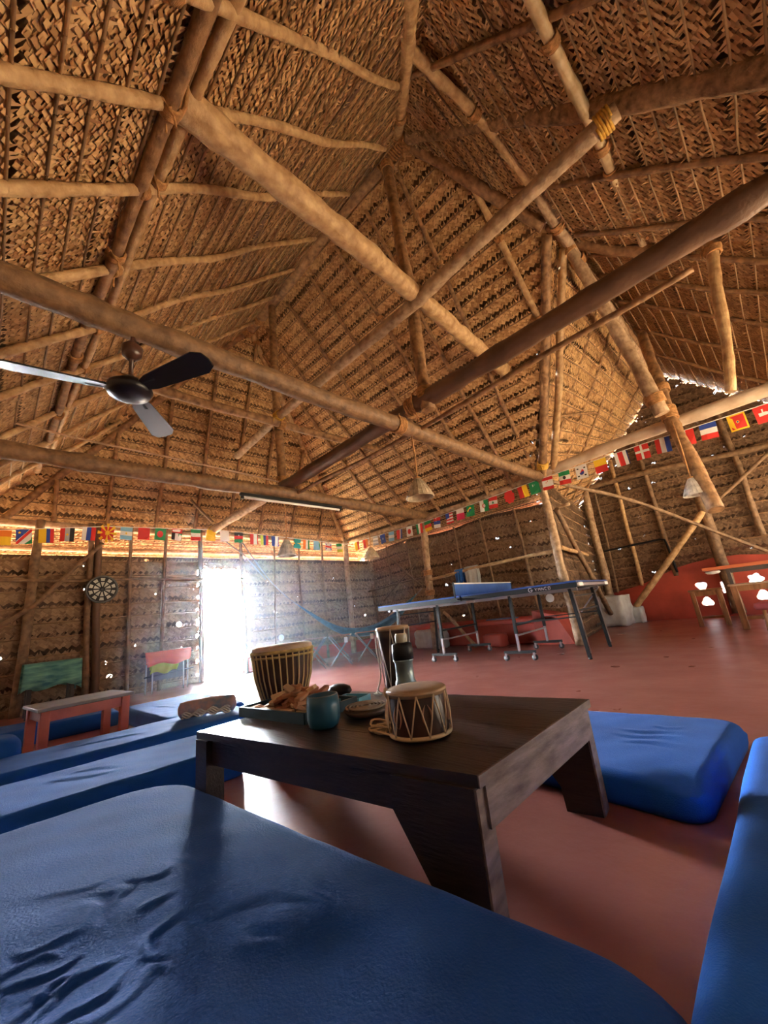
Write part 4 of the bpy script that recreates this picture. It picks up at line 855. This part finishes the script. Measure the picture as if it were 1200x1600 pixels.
tag(b.build('end_plate', steel, ap), 'silver end strip')
b = MB()
for y in (-.62, .62): b.box((1.377, y, .776), (.006, .16, .036))
tag(b.build('corner_sticker', white, ap), 'white corner sticker')
for s in (-1, 1):
    for y in (-.5, .5):
        b = MB(); b.bar((s*1.22, y, .74), (s*1.27, y, .02), .034, .034); lg = b.build('leg', blk, pp)
        b = MB(); b.bar((s*1.225+.019, y, .70), (s*1.268+.019, y, .06), .006, .020); b.build('leg_stripe', steel, lg)
        MB().lathe([(.018, 0), (.02, .012), (.014, .03)], (s*1.272, y, 0), n=14).build('foot', blk, lg)
        b = MB(); b.bar((s*.52, y, .74), (s*.52, y, .30), .034, .034); lg = b.build('leg', blk, pp)
        MB().bar((s*.52, y, .32), (s*.52, y, .10), .026, .026).build('lower_tube', steel, lg)
        MB().bar((s*.52-.19, y, .095), (s*.52+.19, y, .095), .026, .032).build('wheel_bar', blk, lg)
        for dx in (-.17, .17):
            b = MB(); b.lathe([(.012, -.014), (.033, -.012), (.033, .012), (.012, .014)], (s*.52+dx, y, .034), n=20, ax=(0, 1, 0))
            w_ = b.build('wheel', mat('wheel_rubber', (.05, .05, .055), .5), lg); 
        b = MB()
        for dx in (-.17, .17): b.box((s*.52+dx, y, .066), (.022, .040, .04)); b.lathe([(.014, -.0155), (.014, .0155)], (s*.52+dx, y, .034), n=12, ax=(0, 1, 0))
        b.build('wheel_fork', steel, lg)
    b = MB(); b.bar((s*1.235, -.5, .5), (s*1.235, .5, .5), .02, .02); b.bar((s*1.22, -.5, .66), (s*1.22, .5, .66), .018, .018); b.build('cross_bar', blk, pp)
    b = MB(); b.bar((s*.52, -.5, .40), (s*.52, .5, .40), .024, .024); b.build('cross_bar', blk, pp)
    b = MB(); b.bar((s*.52, -.5, .28), (s*.52, .5, .28), .018, .018); b.build('cross_bar', steel, pp)
b = MB(); b.bar((.52, -.5, .42), (1.235, -.5, .44), .02, .014); b.bar((.52, .5, .42), (1.235, .5, .44), .02, .014); b.build('folding_strut', blk, pp)
b = MB(); b.bar((1.02, .53, .44), (1.30, .53, .74), .016, .016); b.build('steel_strut', steel, pp)
# lettering on the near side board: a round G mark and the word beside it
b = MB(); lm_ = mat('label_grey', (.42, .34, .34), .5, var=.05)
def stroke(pts, ox, oz, h, w=.0035):
    for p, q in zip(pts, pts[1:]): b.bar((ox+p[0]*h, -.7645, oz+p[1]*h), (ox+q[0]*h, -.7645, oz+q[1]*h), w, .002, (0, 1, 0))
circ = [(.55+.52*math.cos(a), .5+.5*math.sin(a)) for a in [math.radians(d) for d in range(45, 340, 20)]]
stroke(circ+[(1.05, .48), (.55, .48)], .86, .752, .042, .006)
x = .935
for ch in ('Y', 'M', 'N', 'C', 'O'):
    g = {'Y': [[(0, 1), (.35, .5), (.7, 1)], [(.35, .5), (.35, 0)]], 'M': [[(0, 0), (0, 1), (.4, .4), (.8, 1), (.8, 0)]], 'N': [[(0, 0), (0, 1), (.7, 0), (.7, 1)]], 'C': [[(.7, 1), (0, 1), (0, 0), (.7, 0)]], 'O': [[(0, 0), (0, 1), (.7, 1), (.7, 0), (0, 0)]]}[ch]
    for st in g: stroke(st, x, .757, .028, .004)
    x += .036
tag(b.build('lettering', lm_, ap), 'grey lettering on the black side board')
# the net stands on the table
nt_ = thing('table_tennis_net', 'blue net with a white top tape clamped across the table tennis table', 'net', (-3.03, 4.92, .817), math.radians(6))
MB().box((0, 0, .075), (.006, 1.74, .145)).build('netting', mat('net_blue', (.06, .16, .50), .7, var=.08, bump=.3, bscale=200), nt_)
MB().box((0, 0, .148), (.010, 1.76, .016)).build('top_tape', white, nt_)
for y in (-.89, .89):
    b = MB(); b.bar((0, y, -.03), (0, y, .165), .016, .016); b.box((0, y*.93, -.045), (.05, .13, .02)); b.build('clamp_post', blk, nt_)
# towels on the rail
def cloth_on(x0, x1, y, zt, hf, hb_, m, label, name, amp=.012, seed=1):
    rg = random.Random(seed); b = MB(); n = 22; prof = [(-.035, -hb_), (-.032, -hb_*.5), (-.028, -.02), (-.018, .012), (0, .024), (.018, .012), (.028, -.02), (.032, -hf*.35), (.034, -hf*.7), (.036, -hf)]
    V = []
    for i in range(n+1):
        f = i/n
        for j, (dy, dz) in enumerate(prof):
            e = max(0, -dz)*5; k = min(1, e)
            V.append((x0+(x1-x0)*f+.02*k*math.sin(j*1.1)+(.5-f)*.12*k*(x1-x0), y-dy-amp*k*math.sin(f*17+j*.35), zt+dz+(.02*math.sin(f*9+seed) if j in (0, len(prof)-1) else 0)))
    k = len(prof); b.add(V, [(i*k+j, i*k+j+1, (i+1)*k+j+1, (i+1)*k+j) for i in range(n) for j in range(k-1)], True)
    o = b.build(name, m, None, (x0, y, zt)); sd = o.modifiers.new('thick', 'SOLIDIFY'); sd.thickness = .006
    return tag(o, label, 'towel')
cloth_on(-4.16, -3.99, 5.83, 1.305, .24, .2, mat('royal_cloth', (.02, .14, .48), .85, sheen=.3), 'blue towel hanging on the rail behind the net', 'towel', seed=2)
cloth_on(-3.97, -3.70, 5.855, 1.32, .38, .3, mat('grey_cloth', (.55, .56, .50), .9, var=.08), 'pale grey towel hanging on the rail beside the blue one', 'towel', seed=3)
# whitewashed blocks and plinths
def rock(c, d, label, m, seed, name='stone_block', cat='block'):
    rg = random.Random(seed); b = MB(); n = 6; V = []; F = []
    bm = bmesh.new(); bmesh.ops.create_cube(bm, size=1); bmesh.ops.subdivide_edges(bm, edges=bm.edges[:], cuts=6, use_grid_fill=True)
    for v in bm.verts:
        p = v.co.copy(); q = p.normalized()*.62; p = p.lerp(q, .22)
        nx = .035*math.sin(p.x*11+seed)+.03*math.sin(p.y*9+p.z*13+seed*2); p *= 1+nx
        v.co = Vector((p.x*d[0], p.y*d[1], max(-.5, p.z)*d[2]))
    me = bpy.data.meshes.new(name); bm.to_mesh(me); me.materials.append(m); o = bpy.data.objects.new(name, me); C.objects.link(o); o.location = (c[0], c[1], c[2]+d[2]/2)
    for p in me.polygons: p.use_smooth = True
    return tag(o, label, cat)
rock((-5.0, 5.95, 0), (.66, .22, .33), 'long whitewashed block on the floor behind the table tennis table', whitestone, 1)
rock((-2.72, 8.75, .0), (.66, .7, .56), 'rough whitewashed boulder at the foot of the gable corner post', whitestone, 2)
rock((-2.36, 9.15, .0), (.22, .28, .30), 'small whitewashed stone under the leaning log', whitestone, 3)
rock((-3.62, 5.88, 0), (.34, .24, .20), 'small red painted plinth below the ledge', redp, 4, 'plinth')
o = MB().tube([(0, -.012, 0), (0, .012, 0)], .06, 24).build('round_disc', white); o.location = (-2.62, 5.95, .66); tag(o, 'round white disc leaning near the end leg of the table tennis table', 'disc')
o = MB().tube([(-.012, 0, 0), (.012, 0, 0)], .055, 24).build('wall_plate_disc', white); o.location = (-6.70, 3.78, .50); o.name = 'round_plate'; tag(o, 'round white plate on the wall right of the doorway', 'plate')
tag(MB().box((-3.55, 6.1, .415), (.55, .16, .02), bev=.004).build('blue_plank', mat('faded_blue', (.16, .26, .46), .6), None, (-3.55, 6.1, .415)), 'faded blue plank lying on the red ledge', 'plank')
# hammock
hm = mat('teal_cloth', (.035, .16, .24), .8, col2=(.02, .07, .12), scale=14, bump=.3, sheen=.2)
ctrl = spline([(-6.72, 3.05, 2.28), (-6.5, 3.55, 1.45), (-6.25, 4.0, .95), (-5.85, 4.45, .52), (-5.5, 4.9, .44), (-5.25, 5.3, .62), (-5.1, 5.55, .86), (-4.9, 5.74, 1.10)], 10)
h = thing('hammock', 'teal cloth hammock slung between the doorway wall and the pale palm post', 'hammock', (-5.8, 4.5, .4))
n = len(ctrl); a, e = int(n*.26), int(n*.93); b = MB(); V = []; K = 15; off = Vector((-5.8, 4.5, .4))
for i in range(a, e+1):
    f = (i-a)/(e-a); wd = .02+.30*math.sin(math.pi*f)**.8; dp = .01+.10*math.sin(math.pi*f)
    t = (ctrl[min(i+1, n-1)]-ctrl[i-1]); t.z = 0; t.normalize(); s_ = Vector((-t.y, t.x, 0))
    for j in range(K):
        q = j/(K-1)*2-1; V.append(ctrl[i]-off+s_*q*wd*.55+Vector((0, 0, dp*(q*q*1.3-.6)+.012*math.sin(j*2.4)*math.sin(math.pi*f))))
b.add(V, [(i*K+j, i*K+j+1, (i+1)*K+j+1, (i+1)*K+j) for i in range(e-a) for j in range(K-1)], True)
bo = b.build('hammock_cloth', hm, h); bo.modifiers.new('thick', 'SOLIDIFY').thickness = .008
b = MB(); b.tube([p-off for p in ctrl[:a+1]], .012, 6); b.build('rope', mat('grey_rope', (.30, .27, .24), .8), h)
b = MB(); b.tube([p-off for p in ctrl[e:]], .010, 6); b.build('rope', MATS['grey_rope'], h)
tag(MB().tube([(-6.72, 2.70, 2.30), (-6.68, 3.1, 2.0), (-6.66, 3.5, 1.55)], .012, 6).build('rope', MATS['grey_rope'], None, (-6.7, 2.7, 2.3)), 'slack grey rope hanging from the wall plate right of the doorway', 'rope')
# folding stands
def stand(label, x, y, rz, tag_):
    t = thing('folding_stand', label, 'stand', (x, y, 0), rz, 'folding stands by the doorway wall')
    lm = mat('stand_grey', (.20, .20, .21), .45, var=.1, metal=.4)
    for yy in (-.17, .17):
        for s in (-1, 1): MB().tube([(s*.17, yy, .0), (-s*.17, yy, .44)], .009, 8).build('leg', lm, t)
    for s in (-1, 1): MB().tube([(s*.17, -.17, .445), (s*.17, .17, .445)], .010, 8).build('top_rail', mat('stand_top', (.62, .56, .50), .5), t)
    MB().box((0, 0, .452), (.33, .33, .006)).build('seat_cloth', mat('stand_cloth', (.36, .17, .12), .85), t)
    for s in (-1, 1): MB().tube([(s*.16, -.17, .06), (s*.16, .17, .06)], .007, 8).build('foot_rail', MATS['stand_top'], t)
    if tag_: MB().box((.10, -.182, .38), (.055, .004, .085)).build('paper_tag', white, t)
    return t
stand('folding stand nearest the large goblet drum, without a paper tag', -5.55, 3.72, math.radians(48), False)
stand('middle folding stand with a white paper tag', -5.40, 4.12, math.radians(48), True)
stand('folding stand half hidden behind the tall drum, with a white paper tag', -5.22, 4.52, math.radians(48), True)
# ------------------------------------------------------------------ left side furniture
def bench(name, label, cat, c, rz, lx, ly, h, mt, ml, lw=.06, th=.022, group=None, ap=.07, inset=.02, stretch=False):
    t = thing(name, label, cat, c, rz, group)
    MB().box((0, 0, h-th/2), (lx, ly, th), bev=.004).build('tabletop', mt, t)
    for sx in (-1, 1):
        for sy in (-1, 1): MB().box((sx*(lx/2-inset-lw/2), sy*(ly/2-inset-lw/2), (h-th)/2), (lw, lw, h-th), bev=.004).build('leg', ml, t)
    for sy in (-1, 1): MB().box((0, sy*(ly/2-inset-lw/2), h-th-ap/2), (lx-2*inset-2*lw, lw*.5, ap)).build('apron', ml, t)
    for sx in (-1, 1): MB().box((sx*(lx/2-inset-lw/2), 0, h-th-ap/2), (lw*.5, ly-2*inset-2*lw, ap)).build('apron', ml, t)
    if stretch:
        for sx in (-1, 1): MB().box((sx*(lx/2-inset-lw/2), 0, h*.22), (lw*.5, ly-2*inset-lw*2, lw*.8)).build('stretcher', ml, t)
        MB().box((0, 0, h*.22), (lx-2*inset-lw*1.6, lw*.6, lw*.6)).build('stretcher', ml, t)
    return t
bench('bench_table', 'low red painted table with a greyish top between the blue mattresses', 'table', (-3.97, .53, 0), math.radians(6), .50, .57, .33, mat('grey_top', (.22, .19, .16), .5, var=.15), redpaint, lw=.055)
gt = bench('side_table', 'small dark table under the green cloth at the doorway wall', 'table', (-6.38, .56, 0), 0, .36, .46, .58, blk, mat('dark_legs', (.06, .045, .035), .6), lw=.04)
b = MB(); V = []; n = 26; hw, hd = .205, .26
prof = [(-hw-.012, -.30), (-hw-.010, -.2), (-hw-.008, -.1), (-hw-.004, -.012), (-hw+.012, .004), (0, .004), (hw-.012, .004), (hw+.004, -.012), (hw+.008, -.12), (hw+.012, -.20), (hw+.016, -.27)]
for i in range(n+1):
    f = i/n*2-1
    for j, (dx, dz) in enumerate(prof):
        k = max(0, -dz)*3.2; V.append((dx+.012*k*math.sin(f*14), f*hd*(1+.04*k), dz-(.05*abs(f)**8*k)+.02*math.sin(f*5)*(j in (0, len(prof)-1))))
k = len(prof); b.add(V, [(i*k+j, i*k+j+1, (i+1)*k+j+1, (i+1)*k+j) for i in range(n) for j in range(k-1)], True)
gc = b.build('tablecloth', mat('green_batik', (.20, .46, .33), .85, col2=(.03, .14, .17), scale=11, stretch=(1, .5, 2.4), sheen=.2)); gc.location = (-6.38, .56, .588); gc.modifiers.new('thick', 'SOLIDIFY').thickness = .005
tag(gc, 'green and teal patterned cloth draped over the small table', 'cloth')
# towel rack
tr2 = thing('towel_rack', 'dark pole rack against the wall left of the doorway', 'rack', (-6.48, 1.85, 0))
for y in (-.27, -.20, .20, .27): MB().tube([(0 if abs(y) > .25 else .05, y, 0), (0 if abs(y) > .25 else .03, y, .52)], .010, 8).build('leg', mat('chrome_leg', (.45, .42, .36), .35, metal=.5), tr2)
MB().tube([(0, -.33, .50), (0, .33, .50)], .014, 8).build('top_bar', blk, tr2); MB().tube([(.03, -.30, .22), (.03, .34, .26)], .009, 8).build('lower_bar', blk, tr2)
b = MB(); b.box((-.01, 0, .30), (.02, .5, .28)); b.build('back_board', mat('dark_board', (.05, .04, .035), .7), tr2)
def hung(x, y0, y1, z, hf, m, label, seed):
    o = cloth_on(y0, y1, 0, 0, hf, hf*.8, m, label, 'towel', .010, seed); o.location = (x, 0, 0)
    o.data.transform(Matrix.Rotation(math.pi/2, 4, 'Z')); 
    o.location = (x, y0, z); return o
hung(-6.42, 1.55, 2.14, .525, .155, mat('coral_cloth', (.75, .14, .08), .8, var=.08, sheen=.2), 'coral red towel folded over the rack left of the doorway', 5)
hung(-6.445, 1.60, 1.98, .50, .24, mat('lime_cloth', (.42, .48, .05), .8, var=.08), 'lime green towel under the coral one on the rack', 6)
# strap hanging in the doorway
b = MB(); b.tube([(0, 0, 1.6), (0, .01, .9), (.01, 0, .48)], .010, 6); b.tube([(0, 0, .5), (.0, .03, .42), (0, .0, .33), (0, -.03, .42), (0, 0, .5)], .012, 6)
tag(b.build('strap', blk), 'dark strap hanging beside the right jamb of the doorway', 'strap').location = (-6.70, 3.10, 0)
# ------------------------------------------------------------------ right side furniture
bench('stool', 'brown wooden side table nearest the arched red wall', 'table', (-1.03, 7.82, 0), math.radians(8), .42, .44, .53, brownw, brownw, lw=.06, stretch=True)
bench('bench_table', 'brown wooden table cut off by the right edge of the picture', 'table', (-.28, 7.15, 0), math.radians(4), .80, .44, .57, mat('pale_brown_top', (.46, .30, .20), .35, var=.1), brownw, lw=.07, stretch=True)
bench('dining_table', 'tall table with an orange red painted top behind the brown tables', 'table', (-.38, 8.62, 0), math.radians(3), 1.36, .62, .85, mat('orange_red_paint', (.62, .17, .07), .4, var=.08), mat('dark_trestle', (.09, .075, .07), .5), lw=.05, th=.05, inset=.28)
cb = tag(MB().lathe([(.001, -.05), (.05, -.04), (.07, -.015), (.06, .0), (.001, .002)], n=20).build('cloth_bundle', white), 'white and blue cloth hanging under the orange red tabletop', 'cloth'); cb.location = (-.93, 8.40, .788); cb.scale = (1.5, .6, 1)
st = thing('stool', 'low round stool with a dark red cushion at the right edge', 'stool', (-.30, 6.72, 0))
for k in range(4):
    a = math.pi/4+k*math.pi/2; MB().tube([(.13*math.cos(a), .13*math.sin(a), 0), (.11*math.cos(a), .11*math.sin(a), .26)], .016, 8).build('leg', brownw, st)
MB().lathe([(.001, .25), (.15, .25), (.165, .28), (.155, .32), (.10, .335), (.001, .338)], n=32).build('cushion', mat('maroon_cloth', (.33, .06, .06), .8), st)
# ------------------------------------------------------------------ haze of light in the air by the doorway
hz = bpy.data.materials.new('haze'); hz.use_nodes = True; nt = hz.node_tree; nt.nodes.remove(nt.nodes['Principled BSDF'])
vsn = nt.nodes.new('ShaderNodeVolumeScatter'); vsn.inputs['Color'].default_value = (.80, .90, 1, 1); vsn.inputs['Density'].default_value = .010; vsn.inputs['Anisotropy'].default_value = .65
nt.links.new(vsn.outputs[0], nt.nodes['Material Output'].inputs['Volume'])
tag(MB().box((-4.85, 2.75, 1.25), (3.7, 4.0, 2.4)).build('haze', hz), 'thin bluish haze hanging in the hall in front of the bright doorway', kind='stuff')
